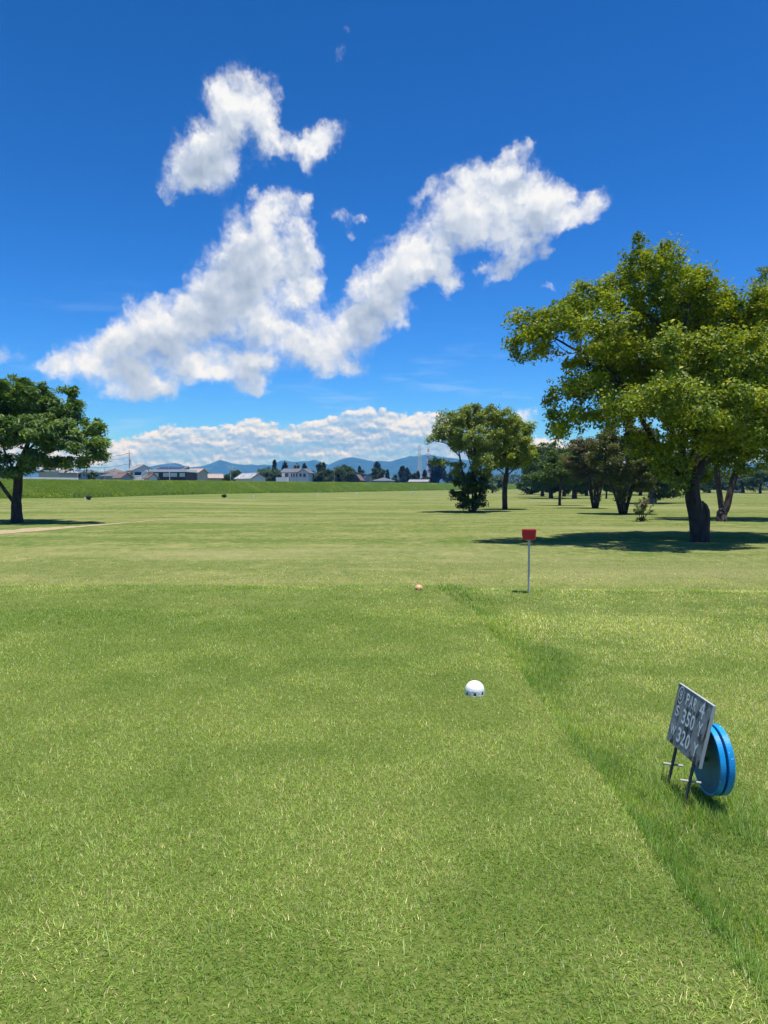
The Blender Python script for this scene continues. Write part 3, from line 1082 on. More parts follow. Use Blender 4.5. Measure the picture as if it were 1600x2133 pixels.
def foliage(name, tips, center, n_leaf, size, spread, rg, cols, flat=.6, up=.7, var=.35, droop=0.0, aspect=.55, per_tip=None):
    """leaves in loose sprays round the twig ends"""
    k = len(tips)
    w = rg.random(k) ** 1.5 + .15
    cnt = rg.multinomial(n_leaf, w / w.sum())
    idx = np.repeat(np.arange(k), cnt)
    n = len(idx)
    d = rg.normal(size=(n, 3)); d /= np.linalg.norm(d, axis=1)[:, None]
    r = rg.random(n) ** .55 * spread * (.6 + .8 * rg.random(k))[idx]
    off = d * r[:, None]; off[:, 2] *= flat
    off[:, 2] -= droop * r
    C = tips[idx] + off
    out = C - center; out /= np.linalg.norm(out, axis=1)[:, None] + 1e-9
    nrm = np.array([0, 0, up]) + out * .35 + rg.normal(size=(n, 3)) * .55
    nrm /= np.linalg.norm(nrm, axis=1)[:, None]
    t, b = frames(nrm, rg)
    ln = size * (.65 + .7 * rg.random(n))
    tipmix = np.clip(rg.random(k) * 1.1 - .05, 0, 1)[idx]
    f = np.clip(tipmix * .75 + .45 * (rg.random(n) - .3), 0, 1)[:, None]
    col = np.array(cols[0]) * (1 - f) + np.array(cols[1]) * f
    if len(cols) > 2:
        s = rg.random(n) < .05
        col[s] = cols[2]
    col = col * (1 - var / 2 + var * rg.random(n))[:, None]
    return leaf_mesh(name, C, nrm, t, b, ln, ln * aspect, col)


def fronds(name, tips, center, n_tip, size, rg, cols):
    """feather leaves arching out of the twig ends in rosettes"""
    k = len(tips)
    idx = np.repeat(np.arange(k), n_tip)
    n = len(idx)
    az = rg.random(n) * 6.283
    out = tips - center; out /= np.linalg.norm(out, axis=1)[:, None] + 1e-9
    h = np.stack([np.cos(az), np.sin(az), .25 * rg.normal(size=n) + .15], 1) + out[idx] * .55
    h /= np.linalg.norm(h, axis=1)[:, None]
    L = size * (.6 + .7 * rg.random(n))
    side = np.cross(h, [0, 0, 1.0]); side /= np.linalg.norm(side, axis=1)[:, None] + 1e-9
    w = L * (.15 + .06 * rg.random(n))
    p0 = tips[idx] + rg.normal(0, .10, (n, 3))
    p1 = p0 + h * (L * .5)[:, None] + np.array([0, 0, .05])
    p2 = p0 + h * (L * .92)[:, None] - np.array([0, 0, 1.]) * (L * .22)[:, None]
    V = np.empty((n, 6, 3), np.float32)
    V[:, 0] = p0; V[:, 1] = p0 + h * (L * .22)[:, None] + side * (w * .7)[:, None]
    V[:, 2] = p1 + side * w[:, None]; V[:, 3] = p2
    V[:, 4] = p1 - side * w[:, None]; V[:, 5] = p0 + h * (L * .22)[:, None] - side * (w * .7)[:, None]
    V[:, 2, 2] -= w * .3; V[:, 4, 2] -= w * .3
    base = (np.arange(n) * 6)[:, None]
    Lp = np.concatenate([base + np.array([[0, 1, 2]]), base + np.array([[0, 2, 3]]), base + np.array([[0, 3, 4]]), base + np.array([[0, 4, 5]])], 1)
    f = np.clip(rg.random(k)[idx] * .8 + .3 * rg.random(n), 0, 1)[:, None]
    col = np.array(cols[0]) * (1 - f) + np.array(cols[1]) * f
    col = col * (.75 + .5 * rg.random(n))[:, None]
    return np_mesh(name, V.reshape(-1, 3), Lp, np.full(4 * n, 3), False, np.repeat(col, 6, axis=0))


def px_lobe(u, v, ru, rv, Y, dy=0.0, ry=None):
    c = at_y(u, v, Y + dy)
    k = (Y + dy) / FPX
    return (c.x, c.y, c.z, ru * k, (ry if ry is not None else .5 * (ru + rv) * k), rv * k)


def px_path(pts, Y):
    """points given as (u, v, depth offset)"""
    return [tuple(at_y(u, v, Y + (d[0] if d else 0))) for u, v, *d in pts]


def tip_nodes(P, children, R, back=2, r_max=.02):
    n = len(P)
    sel = [i for i in range(n) if not children[i] or (R[i] < r_max)]
    return P[sel]


def make_tree(name, label, paths, lobes, r_base, n_leaf, seed, cols, bark, n_attr=900, step=.28, kill=.45, size=.11, spread=.42,
              category="tree", group=None, leaf='leaf', style='leaf', tipmax=.014, r_tip=.006, flare=1.35, frond_n=7, droop=0., flat=.6, up=.7, aspect=.55, min_r=0.0, shell=.45):
    rg = np.random.default_rng(seed)
    root = np.array(paths[0][0])
    paths = [[(root[0], root[1], root[2] - .35)] + list(paths[0])] + list(paths[1:])     # the bole goes on into the soil
    P, par = grow(paths, lobes, n_attr, step, kill, rg, shell=shell)
    P = P - root
    me, R, ch, Q = branch_mesh("trunk", P, par, r_base, r_tip=r_tip, flare=flare, min_r=min_r)
    t = empty(name, tuple(root))
    tag(t, label, category, group)
    link("trunk", me, bark, t)
    tips = tip_nodes(Q, ch, R, r_max=tipmax)
    # leave the bare bole free of leaves
    lz = np.array([l[2] - l[5] * 1.1 for l in lobes]).min() - root[2]
    tips = tips[tips[:, 2] > min(lz, tips[:, 2].max() * .9)]
    cen = np.mean(np.array([l[:3] for l in lobes]), axis=0) - root
    if style == 'frond':
        fm = fronds("crown", tips, cen, frond_n, size, rg, cols)
    else:
        fm = foliage("crown", tips, cen, n_leaf, size, spread, rg, cols, flat=flat, up=up, droop=droop, aspect=aspect)
    link("crown", fm, M[leaf], t)
    return t


CAMPHOR = ((.074, .140, .011), (.335, .395, .020), (.38, .36, .04))
DEEP = ((.030, .062, .010), (.075, .115, .016))
OLIVE = ((.100, .160, .025), (.300, .350, .062))

# -- the big camphor tree on the right
Y1 = on_terrain(1456, 1129).y
b1 = on_terrain(1456, 1129)
paths = [
    [tuple(b1)] + px_path([(1455, 1090, 0), (1450, 1050, 0), (1440, 1015, 0), (1425, 985, -.1)], Y1),
    px_path([(1440, 1015, 0), (1408, 985, .1), (1378, 945, .2), (1350, 900, .3), (1322, 850, .2), (1296, 800, 0), (1268, 765, -.2), (1235, 742, -.4), (1195, 728, -.6)], Y1),
    px_path([(1296, 800, 0), (1262, 800, -.8), (1225, 815, -1.2)], Y1),
    px_path([(1425, 985, -.1), (1420, 930, -.3), (1422, 880, -.7), (1415, 820, -.6), (1400, 760, -.2), (1388, 690, .2), (1375, 620, .4)], Y1),
    px_path([(1388, 690, .2), (1350, 655, .6), (1300, 640, 1.0)], Y1),
    px_path([(1400, 760, -.2), (1425, 690, .5), (1440, 620, .8)], Y1),
    px_path([(1440, 1015, 0), (1462, 960, .2), (1482, 915, .4), (1510, 870, .5), (1545, 825, .5), (1590, 780, .3), (1640, 740, 0)], Y1),
    px_path([(1482, 915, .4), (1478, 850, 1.2), (1490, 780, 1.8), (1505, 700, 2.2), (1520, 640, 2.2)], Y1),
    px_path([(1425, 985, -.1), (1452, 930, -1.0), (1480, 880, -2.0), (1500, 830, -2.8)], Y1),
    px_path([(1420, 930, -.3), (1390, 890, -1.4), (1370, 850, -2.4)], Y1),
    px_path([(1482, 915, .4), (1450, 860, 1.6), (1420, 800, 2.8), (1380, 750, 3.6)], Y1),
    px_path([(1510, 870, .5), (1570, 850, 1.5), (1650, 830, 2.2)], Y1),
]
L1 = [
    px_lobe(1368, 570, 82, 66, Y1, .4, 1.7), px_lobe(1300, 612, 70, 44, Y1, 1.0, 1.5), px_lobe(1225, 640, 62, 52, Y1, .2, 1.5), px_lobe(1142, 680, 82, 50, Y1, -.5, 1.7),
    px_lobe(1250, 700, 72, 46, Y1, -1.2, 1.5), px_lobe(1104, 712, 54, 38, Y1, -.4, 1.2), px_lobe(1440, 600, 50, 50, Y1, 1.2, 1.5), px_lobe(1486, 650, 64, 50, Y1, 1.6, 1.6),
    px_lobe(1560, 650, 66, 48, Y1, 1.0, 1.7), px_lobe(1650, 640, 80, 70, Y1, .5, 1.8), px_lobe(1560, 740, 80, 54, Y1, -.8, 1.7), px_lobe(1470, 730, 72, 48, Y1, -1.6, 1.6),
    px_lobe(1390, 712, 50, 38, Y1, -1.8, 1.2),
    px_lobe(1375, 830, 92, 44, Y1, -2.8, 1.6), px_lobe(1445, 850, 70, 50, Y1, -3.2, 1.4), px_lobe(1300, 850, 56, 36, Y1, -2.2, 1.2), px_lobe(1535, 835, 90, 64, Y1, -2.4, 1.8),
    px_lobe(1210, 805, 62, 40, Y1, -1.0, 1.3), px_lobe(1180, 865, 46, 38, Y1, -.6, 1.0), px_lobe(1165, 905, 30, 22, Y1, -.5, .7), px_lobe(1270, 790, 56, 40, Y1, .8, 1.3),
    px_lobe(1640, 820, 110, 80, Y1, .5, 2.0), px_lobe(1500, 800, 110, 70, Y1, 3.4, 1.7), px_lobe(1380, 790, 100, 66, Y1, 3.6, 1.5), px_lobe(1300, 760, 80, 55, Y1, 3.0, 1.3),
    px_lobe(1600, 720, 110, 80, Y1, 3.6, 1.8), px_lobe(1450, 700, 90, 60, Y1, 4.0, 1.5), px_lobe(1510, 905, 80, 40, Y1, -1.2, 1.3), px_lobe(1410, 910, 46, 40, Y1, -.8, .9),
    px_lobe(1760, 760, 120, 100, Y1, 1, 2.4), px_lobe(1400, 960, 44, 40, Y1, -.5, .8), px_lobe(1505, 955, 60, 34, Y1, 1.0, 1.1), px_lobe(1340, 925, 46, 36, Y1, .6, 1.0), px_lobe(1452, 985, 44, 26, Y1, .6, .6),
    px_lobe(1570, 925, 66, 40, Y1, 1.5, 1.2), px_lobe(1265, 860, 50, 36, Y1, .4, 1.0), px_lobe(1415, 1010, 20, 18, Y1, -.3, .35), px_lobe(1400, 670, 150, 90, Y1, 2.4, 1.3), px_lobe(1330, 690, 90, 50, Y1, 1.4, 1.0), px_lobe(1240, 745, 80, 36, Y1, .2, 1.0), px_lobe(1520, 720, 120, 80, Y1, 1.6, 1.3),
]
big = make_tree("camphor_tree", "big spreading camphor tree with thick dark trunk and bright yellow green crown", paths, L1, .25, 190000, 11, CAMPHOR, M['bark'],
                n_attr=4600, step=.22, kill=.30, size=.132, spread=.36, flare=1.1, flat=.85)
# the sawn off limb at the right of its trunk
bm = bmesh.new()
k = Y1 / FPX
pts = [(1464, 1131, .235), (1465, 1105, .22), (1467, 1080, .21), (1467, 1062, .19), (1465, 1051, .14), (1462, 1045, .06)]
ring = []
for (u, v, r) in pts:
    p = at_y(u, v, Y1 - .06) - Vector(big.location)
    ring.append([bm.verts.new((p.x + r * math.cos(t) * (1 + .06 * math.sin(3 * t)), p.y + r * math.sin(t), p.z + .03 * math.sin(2 * t))) for t in np.linspace(0, 2 * math.pi, 15)[:-1]])
for a, b in zip(ring[:-1], ring[1:]):
    for i in range(14):
        bm.faces.new((a[i], a[(i + 1) % 14], b[(i + 1) % 14], b[i]))
bm.faces.new(ring[-1])
o = link("limb_stump", bm_mesh("limb_stump", bm, True), M['bark'], big)
o['label'] = "rounded stump of a sawn off limb on the trunk"

# -- the tree with the twin trunk behind it
bt = on_terrain(1509, 1085)
Y2 = bt.y
paths = [
    [tuple(on_terrain(1504, 1086))] + px_path([(1503, 1050), (1498, 1020), (1494, 985), (1490, 940), (1480, 890)], Y2),
    px_path([(1508, 1075, 0), (1518, 1045, 0), (1526, 1010, .1), (1532, 985, .2), (1545, 960, .4), (1570, 930, .5)], Y2),
    px_path([(1532, 985, .2), (1560, 985, -.3), (1590, 968, -.6), (1625, 955, -1)], Y2),
    px_path([(1498, 1000, 0), (1530, 965, -.6), (1570, 955, -1.2), (1610, 925, -1.6)], Y2),
    px_path([(1490, 940, 0), (1520, 880, .6), (1550, 820, 1)], Y2),
    px_path([(1570, 930, .5), (1610, 880, .8), (1640, 800, 1)], Y2),
]
L2 = [px_lobe(1480, 890, 80, 50, Y2, 1), px_lobe(1560, 870, 90, 60, Y2, 1.5), px_lobe(1640, 850, 100, 70, Y2, 0), px_lobe(1600, 780, 110, 80, Y2, 1.5), px_lobe(1500, 800, 90, 70, Y2, 2),
      px_lobe(1630, 650, 70, 60, Y2, 1), px_lobe(1595, 590, 34, 50, Y2, 1, 1.0), px_lobe(1600, 690, 90, 60, Y2, 2), px_lobe(1480, 980, 50, 24, Y2, .6), px_lobe(1540, 945, 60, 26, Y2, -.6), px_lobe(1600, 925, 50, 30, Y2, -1.2),
      px_lobe(1420, 940, 50, 40, Y2, 1.0)]
make_tree("camphor_tree", "tree with two pale trunks side by side behind the big camphor tree", paths, L2, .26, 52000, 12, CAMPHOR, M['bark'], n_attr=1300, step=.32, kill=.5,
          size=.14, spread=.5, flare=1.05)

# -- the many stemmed tree with a leafy base in the middle
b5 = on_terrain(985, 1067)
Y5 = b5.y
paths = [
    [tuple(on_terrain(978, 1067))] + px_path([(976, 1040), (972, 1010), (964, 985), (958, 960), (955, 935), (948, 905)], Y5),
    [tuple(on_terrain(988, 1068))] + px_path([(990, 1040), (990, 1010), (985, 985), (988, 955), (990, 920), (985, 880)], Y5),
    [tuple(on_terrain(994, 1067))] + px_path([(999, 1035, .2), (1004, 1005, .3), (1012, 985, .5), (1024, 965, .7)], Y5),
    px_path([(955, 950, 0), (935, 925, -.4), (915, 920, -.6), (900, 915, -.6)], Y5),
    px_path([(964, 972, 0), (945, 968, -.5), (925, 962, -.8), (915, 965, -.9)], Y5),
    px_path([(985, 985, 0), (975, 950, .8), (965, 915, 1.0)], Y5),
    px_path([(1004, 1005, .3), (1000, 960, 1.0), (1005, 915, 1.2)], Y5),
]
L5 = [px_lobe(960, 882, 48, 32, Y5), px_lobe(1000, 866, 52, 26, Y5, .6), px_lobe(1042, 880, 44, 30, Y5, .4), px_lobe(928, 902, 36, 22, Y5, -.4), px_lobe(902, 915, 20, 11, Y5, -.6),
      px_lobe(985, 908, 52, 28, Y5, -1.0), px_lobe(1045, 908, 40, 24, Y5, .6), px_lobe(1012, 965, 26, 20, Y5, -1.2, .9), px_lobe(900, 960, 14, 6, Y5, -.8, .4), px_lobe(1000, 938, 42, 20, Y5, 1.2),
      px_lobe(952, 990, 14, 12, Y5, 0, .5), px_lobe(960, 925, 34, 14, Y5, 1.0)]
cent = make_tree("many_stemmed_tree", "many stemmed tree with dense dark shoots round its base in mid field", paths, L5, .20, 42000, 15, OLIVE, M['bark'], n_attr=1700, step=.26, kill=.38,
                 size=.16, spread=.36, flare=1.2, flat=.85)
rg = np.random.default_rng(151)
P5, q5 = grow([[tuple(on_terrain(984, 1067))] + px_path([(984, 1040), (985, 1020)], Y5)],
              [px_lobe(980, 1012, 40, 26, Y5, -.3, 1.0), px_lobe(968, 1040, 22, 22, Y5, -.2, .8), px_lobe(996, 1045, 16, 20, Y5, -.3, .7), px_lobe(955, 1036, 18, 5, Y5, -.5, .3), px_lobe(1005, 1040, 14, 6, Y5, -.5, .3),
               px_lobe(962, 1055, 12, 5, Y5, -.5, .3), px_lobe(985, 995, 32, 16, Y5, 0, .8)], 420, .22, .3, rg)
P5 = P5 - np.array(cent.location)
me, R5, c5, Q5 = branch_mesh("shoots", P5, q5, .09, r_tip=.006)
link("shoots", me, M['bark'], cent)
fm = foliage("base_foliage", tip_nodes(Q5, c5, R5, r_max=.014), np.array([0, 0, 1.]), 7500, .17, .34, rg, DEEP)
link("base_foliage", fm, M['leaf'], cent)

# -- the slim single trunk next to it
b6 = on_terrain(1052, 1061)
Y6 = b6.y
paths = [[tuple(b6)] + px_path([(1052, 1030), (1053, 1000), (1056, 975), (1058, 950), (1062, 915)], Y6),
         px_path([(1056, 990, 0), (1072, 975, -.4), (1090, 960, -.6), (1110, 945, -.6)], Y6),
         px_path([(1054, 995, 0), (1040, 978, .4), (1026, 968, .6), (1012, 960, .6)], Y6),
         px_path([(1058, 960, 0), (1080, 930, .6), (1095, 900, .8)], Y6)]
L6 = [px_lobe(1062, 935, 46, 36, Y6), px_lobe(1085, 900, 28, 26, Y6, .5), px_lobe(1088, 950, 28, 26, Y6, -.4), px_lobe(1050, 960, 40, 16, Y6, .6), px_lobe(1060, 895, 34, 30, Y6, .8), px_lobe(1108, 940, 12, 20, Y6, -.2)]
make_tree("camphor_tree", "slim tree with one straight trunk beside the many stemmed tree", paths, L6, .20, 30000, 16, CAMPHOR, M['bark'], n_attr=1300, step=.28, kill=.40, size=.165, spread=.38, flare=1.2, flat=.85)

# -- the feathery tree at the left
b9 = on_terrain(37, 1089)
Y9 = b9.y
paths = [[tuple(b9)] + px_path([(34, 1065), (33, 1045), (36, 1020), (37, 995), (42, 970), (52, 945), (62, 915), (70, 880)], Y9),
         px_path([(31, 1050, 0), (15, 1028, .2), (0, 1008, .4), (-20, 985, .5), (-45, 960, .6), (-60, 920, .6)], Y9),
         px_path([(42, 970, 0), (75, 955, -.6), (110, 938, -1.2), (150, 925, -1.6), (185, 915, -1.8)], Y9),
         px_path([(45, 960, 0), (85, 968, .4), (130, 950, .8)], Y9),
         px_path([(52, 945, 0), (90, 900, .6), (130, 865, .8), (160, 840, .8)], Y9),
         px_path([(37, 995, 0), (20, 960, -.8), (5, 930, -1.4), (-10, 880, -1.6)], Y9),
         px_path([(62, 915, 0), (40, 870, 1), (25, 830, 1.4)], Y9)]
L9 = [px_lobe(20, 815, 60, 36, Y9, .8), px_lobe(80, 830, 52, 34, Y9), px_lobe(140, 858, 40, 34, Y9, .6), px_lobe(185, 890, 40, 30, Y9, -.6), px_lobe(208, 935, 26, 26, Y9, -1.4, .9), px_lobe(150, 915, 46, 30, Y9, -1.8),
      px_lobe(90, 890, 60, 36, Y9, -1.6), px_lobe(20, 890, 56, 40, Y9, -1.8), px_lobe(-60, 860, 70, 50, Y9, .6), px_lobe(-110, 920, 60, 40, Y9, .6), px_lobe(20, 980, 44, 16, Y9, -1.4, 1.0), px_lobe(70, 955, 34, 22, Y9, -1.0, 1.0),
      px_lobe(130, 960, 34, 18, Y9, .8, 1.0), px_lobe(148, 805, 16, 10, Y9, .4, .5), px_lobe(-30, 950, 40, 26, Y9, -.8), px_lobe(60, 870, 90, 40, Y9, 2.2, 1.3), px_lobe(175, 960, 18, 14, Y9, -1, .6)]
make_tree("feathery_tree", "feathery leaved tree with forked dark trunk beside the sandy path", paths, L9, .27, 56000, 19, ((.050, .118, .024), (.185, .275, .054)), M['bark'],
          n_attr=1900, step=.28, kill=.36, size=.27, spread=.40, tipmax=.015, flare=1.3, droop=.30, flat=.6, aspect=.30)

# -- clumped brown green shrub trees on the right
def clump_tree(name, label, u, v, spread_px, top, seed, cols, n_leaf, lobes, stems=9, cat="tree", bark=None, r=.10, size=.15):
    b = on_terrain(u, v)
    Y = b.y
    rg = np.random.default_rng(seed)
    paths = [[tuple(b)] + px_path([(u + 1, v - 20), (u + 3, v - 60)], Y)]
    for i in range(stems):
        a = 6.283 * i / stems + rg.random() * .4
        dx, dy = math.cos(a), math.sin(a)
        paths.append([(b.x + dx * .18, b.y + dy * .18, b.z)] + px_path([(u + dx * spread_px * .30, v - 30, dy * .4), (u + dx * spread_px * .55, v - 65, dy * .9), (u + dx * spread_px * .9, v - 95, dy * 1.6)], Y))
    L = [px_lobe(*l[:4], Y, l[4]) for l in lobes]
    P = []
    # every stem has a foot of its own
    root = np.array(paths[0][0])
    pos, par = grow(paths, L, 700, .30, .48, rg)
    pos = pos - root
    me, R, ch, Q = branch_mesh("trunk", pos, par, r, r_tip=.006, flare=1.5)
    t = empty(name, tuple(root))
    tag(t, label, cat)
    link("trunk", me, bark or M['bark'], t)
    bm = bmesh.new()
    for i, p in enumerate(paths[1:]):
        q = [Vector(x) - Vector(root) for x in p]
        for a_, b_, r1, r2 in zip(q[:-1], q[1:], (.085, .07, .055), (.07, .055, .03)):
            bm_tube(bm, a_ - Vector((0, 0, .05)), b_, r1, r2, 7, True)
    link("stems", bm_mesh("stems", bm, True), bark or M['bark'], t)
    tips = tip_nodes(Q, ch, R, r_max=.013)
    tips = tips[tips[:, 2] > .8]
    link("crown", foliage("crown", tips, np.array([0, 0, 2.5]), n_leaf, size, .42, rg, cols), M['leaf'], t)
    return t


BROWN = ((.065, .095, .022), (.150, .165, .045), (.18, .15, .06))
clump_tree("shrub_tree", "bushy shrub tree with a broad bundle of stems behind the pink flowering shrub", 1298, 1071, 46, 900, 31, BROWN, 46000,
           [(1300, 960, 66, 46, 0), (1340, 930, 46, 44, .5), (1265, 935, 44, 38, .4), (1310, 905, 54, 36, .8), (1350, 985, 38, 32, -.3), (1262, 985, 30, 26, -.3), (1300, 995, 40, 20, -.5)])
clump_tree("shrub_tree", "brownish shrub tree with spreading stems beside the thin trunked young tree", 1240, 1059, 34, 920, 32, ((.085, .095, .034), (.175, .160, .060), (.21, .16, .08)), 34000,
           [(1225, 955, 42, 38, 0), (1250, 935, 38, 36, .6), (1200, 965, 30, 26, -.3), (1240, 990, 36, 22, -.4), (1210, 928, 28, 22, .3)])


def simple_tree(name, label, u, v, lobes, r, n_leaf, seed, cols, bark=None, size=.2, spread=.5, group=None, n_attr=420, cat="tree", base=None, dark_low=False):
    """lobes as (u, v, ru, rv, depth offset)"""
    b = base or on_terrain(u, v)
    Y = b.y
    L = [px_lobe(l[0], l[1] + 4, l[2] * 1.25, l[3] * 1.22, Y, l[4] if len(l) > 4 else 0) for l in lobes]
    size = size * 1.08
    cu = sum(l[0] * l[2] for l in lobes) / sum(l[2] for l in lobes)
    low = max(l[1] + l[3] for l in lobes); mid = sum(l[1] * l[3] for l in lobes) / sum(l[3] for l in lobes)
    vb = v
    paths = [[tuple(b)] + px_path([(u + .1 * (cu - u), vb + (low - vb) * .6), (u + .3 * (cu - u), low - 2), (u + .7 * (cu - u), .5 * (low + mid)), (cu, mid)], Y)]
    step = max(.28, Y / FPX * 7)
    return make_tree(name, label, paths, L, r, n_leaf, seed, cols, bark or M['bark'], n_attr=n_attr, step=step, kill=step * 1.5, size=size, spread=spread, group=group, category=cat, flare=1.25)


simple_tree("young_tree", "young tree with thin straight trunk and fine bright green crown", 1166, 1053, [(1165, 975, 34, 22, 0), (1190, 962, 34, 20, .4), (1145, 985, 24, 14, -.3), (1200, 985, 26, 14, 0), (1170, 950, 26, 14, .4)],
            .13, 14000, 41, ((.040, .095, .012), (.105, .165, .022)), size=.16)
simple_tree("parkland_tree", "dark tree with short trunk just behind the young tree", 1148, 1038, [(1140, 975, 36, 30, 0), (1165, 985, 30, 24, 1), (1120, 960, 30, 26, 1), (1150, 945, 34, 26, 1.5), (1125, 985, 24, 22, -1)], .32, 22000, 42, ((.040, .085, .012), (.105, .165, .022)), size=.30, spread=.95)
simple_tree("parkland_tree", "dark tree between the young tree and the brownish shrub tree", 1197, 1039, [(1200, 975, 34, 28, 0), (1225, 985, 26, 24, 1), (1180, 985, 26, 22, -1), (1205, 950, 32, 24, 1)], .36, 20000, 43, ((.040, .085, .012), (.105, .165, .022)), size=.30, spread=.95)
simple_tree("parkland_tree", "dark round tree low to the ground at the end of the row", 1108, 1030, [(1100, 1002, 22, 20, 0), (1120, 1000, 26, 22, 1), (1112, 985, 24, 18, 1), (1092, 1012, 14, 12, -1)], .25, 13000, 44, ((.034, .070, .012), (.080, .120, .020)), size=.3, spread=.8)
simple_tree("parkland_tree", "dark tree behind the row with its crown close to the turf", 1175, 1034, [(1175, 1000, 26, 16, 0), (1150, 1000, 22, 18, 1), (1205, 1002, 26, 16, 1)], .3, 14000, 45, DEEP, size=.32, spread=.9)
simple_tree("parkland_tree", "small tree far between the two shrub trees", 1263, 1039, [(1263, 1002, 18, 14, 0), (1272, 990, 16, 12, .5)], .12, 5000, 46, DEEP, size=.25, spread=.6)
simple_tree("parkland_tree", "tree with stout pale grey trunk left of the big camphor tree", 1359, 1049, [(1360, 985, 40, 30, 0), (1335, 1000, 26, 20, -.5), (1392, 990, 30, 26, .5), (1365, 955, 40, 26, 1), (1385, 1010, 20, 16, -1)], .42, 22000, 47, ((.040, .072, .016), (.085, .115, .026)), bark=M['bark_grey'], size=.24, spread=.7)
simple_tree("parkland_tree", "rounded dark tree right of the twin trunked tree", 1548, 1027, [(1545, 998, 34, 16, 0), (1520, 1000, 26, 16, 1), (1560, 985, 30, 16, 1)], .4, 9000, 48, DEEP, size=.38, spread=1.0)
simple_tree("parkland_tree", "green tree at the far right edge standing alone", 1584, 1028, [(1585, 990, 26, 20, 0), (1605, 985, 26, 18, 1), (1568, 995, 18, 14, 0), (1590, 975, 24, 14, 1)], .3, 9000, 49, ((.040, .085, .014), (.090, .140, .024)), size=.36, spread=1.0)
simple_tree("parkland_tree", "small far tree seen between the many stemmed and slim trees", 1026, 1027, [(1026, 1000, 16, 10, 0), (1018, 1005, 10, 8, 0), (1036, 1004, 12, 8, 0)], .25, 4500, 50, DEEP, size=.36, spread=.9)
simple_tree("parkland_tree", "far tree half hidden behind the big camphor trunk", 1430, 1030, [(1425, 1003, 24, 14, 0), (1405, 1005, 18, 12, 0)], .3, 5000, 51, DEEP, size=.36, spread=.9)

for (lab, u, v, lobes_, sd) in (
        ("dark rounded tree second in the far row from the slim tree", 1130, 1034, [(1130, 985, 32, 26, 0), (1115, 970, 26, 24, 1), (1145, 965, 28, 24, 1), (1130, 1005, 26, 14, -1)], 81),
        ("far tree filling the gap right of the young tree", 1222, 1033, [(1220, 985, 34, 24, 0), (1245, 990, 28, 22, 1), (1225, 965, 30, 20, 1), (1215, 1008, 26, 12, 0)], 82),
        ("far tree behind the broad shrub tree", 1292, 1031, [(1292, 985, 36, 24, 0), (1270, 992, 26, 20, 1), (1318, 990, 28, 20, 1), (1290, 1008, 30, 11, 0)], 83),
        ("far tree between the shrub trees and the pale trunk", 1334, 1032, [(1335, 985, 34, 24, 0), (1352, 975, 28, 20, 1), (1330, 1006, 26, 12, 0)], 84),
        ("far tree left of the big camphor trunk", 1398, 1030, [(1398, 990, 32, 22, 0), (1415, 980, 26, 20, 1), (1380, 1004, 24, 12, 0)], 85),
        ("far tree seen between the camphor trunk and the twin trunks", 1478, 1027, [(1478, 995, 28, 18, 0), (1495, 990, 24, 16, 1), (1465, 1004, 18, 10, 0)], 86)):
    simple_tree("parkland_tree", lab, u, v, lobes_, .32, 13000, sd, ((.036, .078, .012), (.090, .145, .022)), size=.38, spread=1.1)

# -- small flowering shrub
bs = on_terrain(1338, 1086)
Ys = bs.y
rg = np.random.default_rng(61)
shr = empty("oleander_shrub", tuple(bs))
tag(shr, "small leafy shrub with pink flowers in front of the shrub trees", "shrub")
stems = []
for i in range(13):
    a = rg.random() * 6.283; r = .15 + .5 * rg.random()
    h = .45 + .85 * rg.random()
    top = np.array([math.cos(a) * r + (.08 if h > .9 else -.05), math.sin(a) * r * .7, h])
    stems.append([(0.02 * i - .12, 0, 0), tuple(top * .5 + np.array([0, 0, .08])), tuple(top)])
bm = bmesh.new()
for s in stems:
    bm_tube(bm, s[0], s[1], .016, .012, 6); bm_tube(bm, s[1], s[2], .012, .006, 6)
link("stems", bm_mesh("stems", bm), M['bark'], shr)
tp = np.array([np.array(s[2]) * f + np.array(s[1]) * (1 - f) for s in stems for f in (.25, .55, .8, 1.0)])
link("crown", foliage("crown", tp, np.array([0, 0, .5]), 1100, .13, .15, rg, ((.050, .100, .020), (.130, .190, .050)), aspect=.3), M['leaf'], shr)
tp = np.array([np.array(s[2]) for s in stems if s[2][2] > .95] + [(.22, -.1, 1.12), (.16, -.15, .98), (.28, -.05, 1.02)])
link("blossoms", foliage("blossoms", tp, np.array([0, 0, .5]), 60, .07, .11, rg, ((.55, .16, .17), (.62, .25, .24)), aspect=.9), M['leaf'], shr)
tp = np.array([(rg.normal(0, .14), rg.normal(0, .1), .05 + .12 * rg.random()) for _ in range(14)])
link("base_leaves", foliage("base_leaves", tp, np.array([0, 0, 0.]), 260, .11, .12, rg, ((.12, .09, .035), (.19, .14, .055)), aspect=.4), M['leaf'], shr)


# -- two dark low bushes out on the course
def low_bush(label, u, v, w, h, seed):
    b = on_terrain(u, v)
    k = b.y / FPX
    rg = np.random.default_rng(seed)
    t = empty("low_bush", tuple(b))
    tag(t, label, "bush")
    bm = bmesh.new()
    for i in range(6):
        a = 6.283 * i / 6
        bm_tube(bm, (0, 0, -.02), (math.cos(a) * w * k * .25, math.sin(a) * w * k * .25, h * k * .6), .03, .012, 5)
    link("stems", bm_mesh("stems", bm), M['bark'], t)
    d = rg.normal(size=(70, 3)); d /= np.linalg.norm(d, axis=1)[:, None]
    tp = d * (rg.random(70) ** .5)[:, None] * np.array([w * k * .42, w * k * .42, h * k * .36]) + np.array([0, 0, h * k * .5])
    link("crown", foliage("crown", tp, np.array([0, 0, h * k * .4]), 1100, .13, .14, rg, ((.018, .034, .010), (.045, .060, .018))), M['leaf'], t)


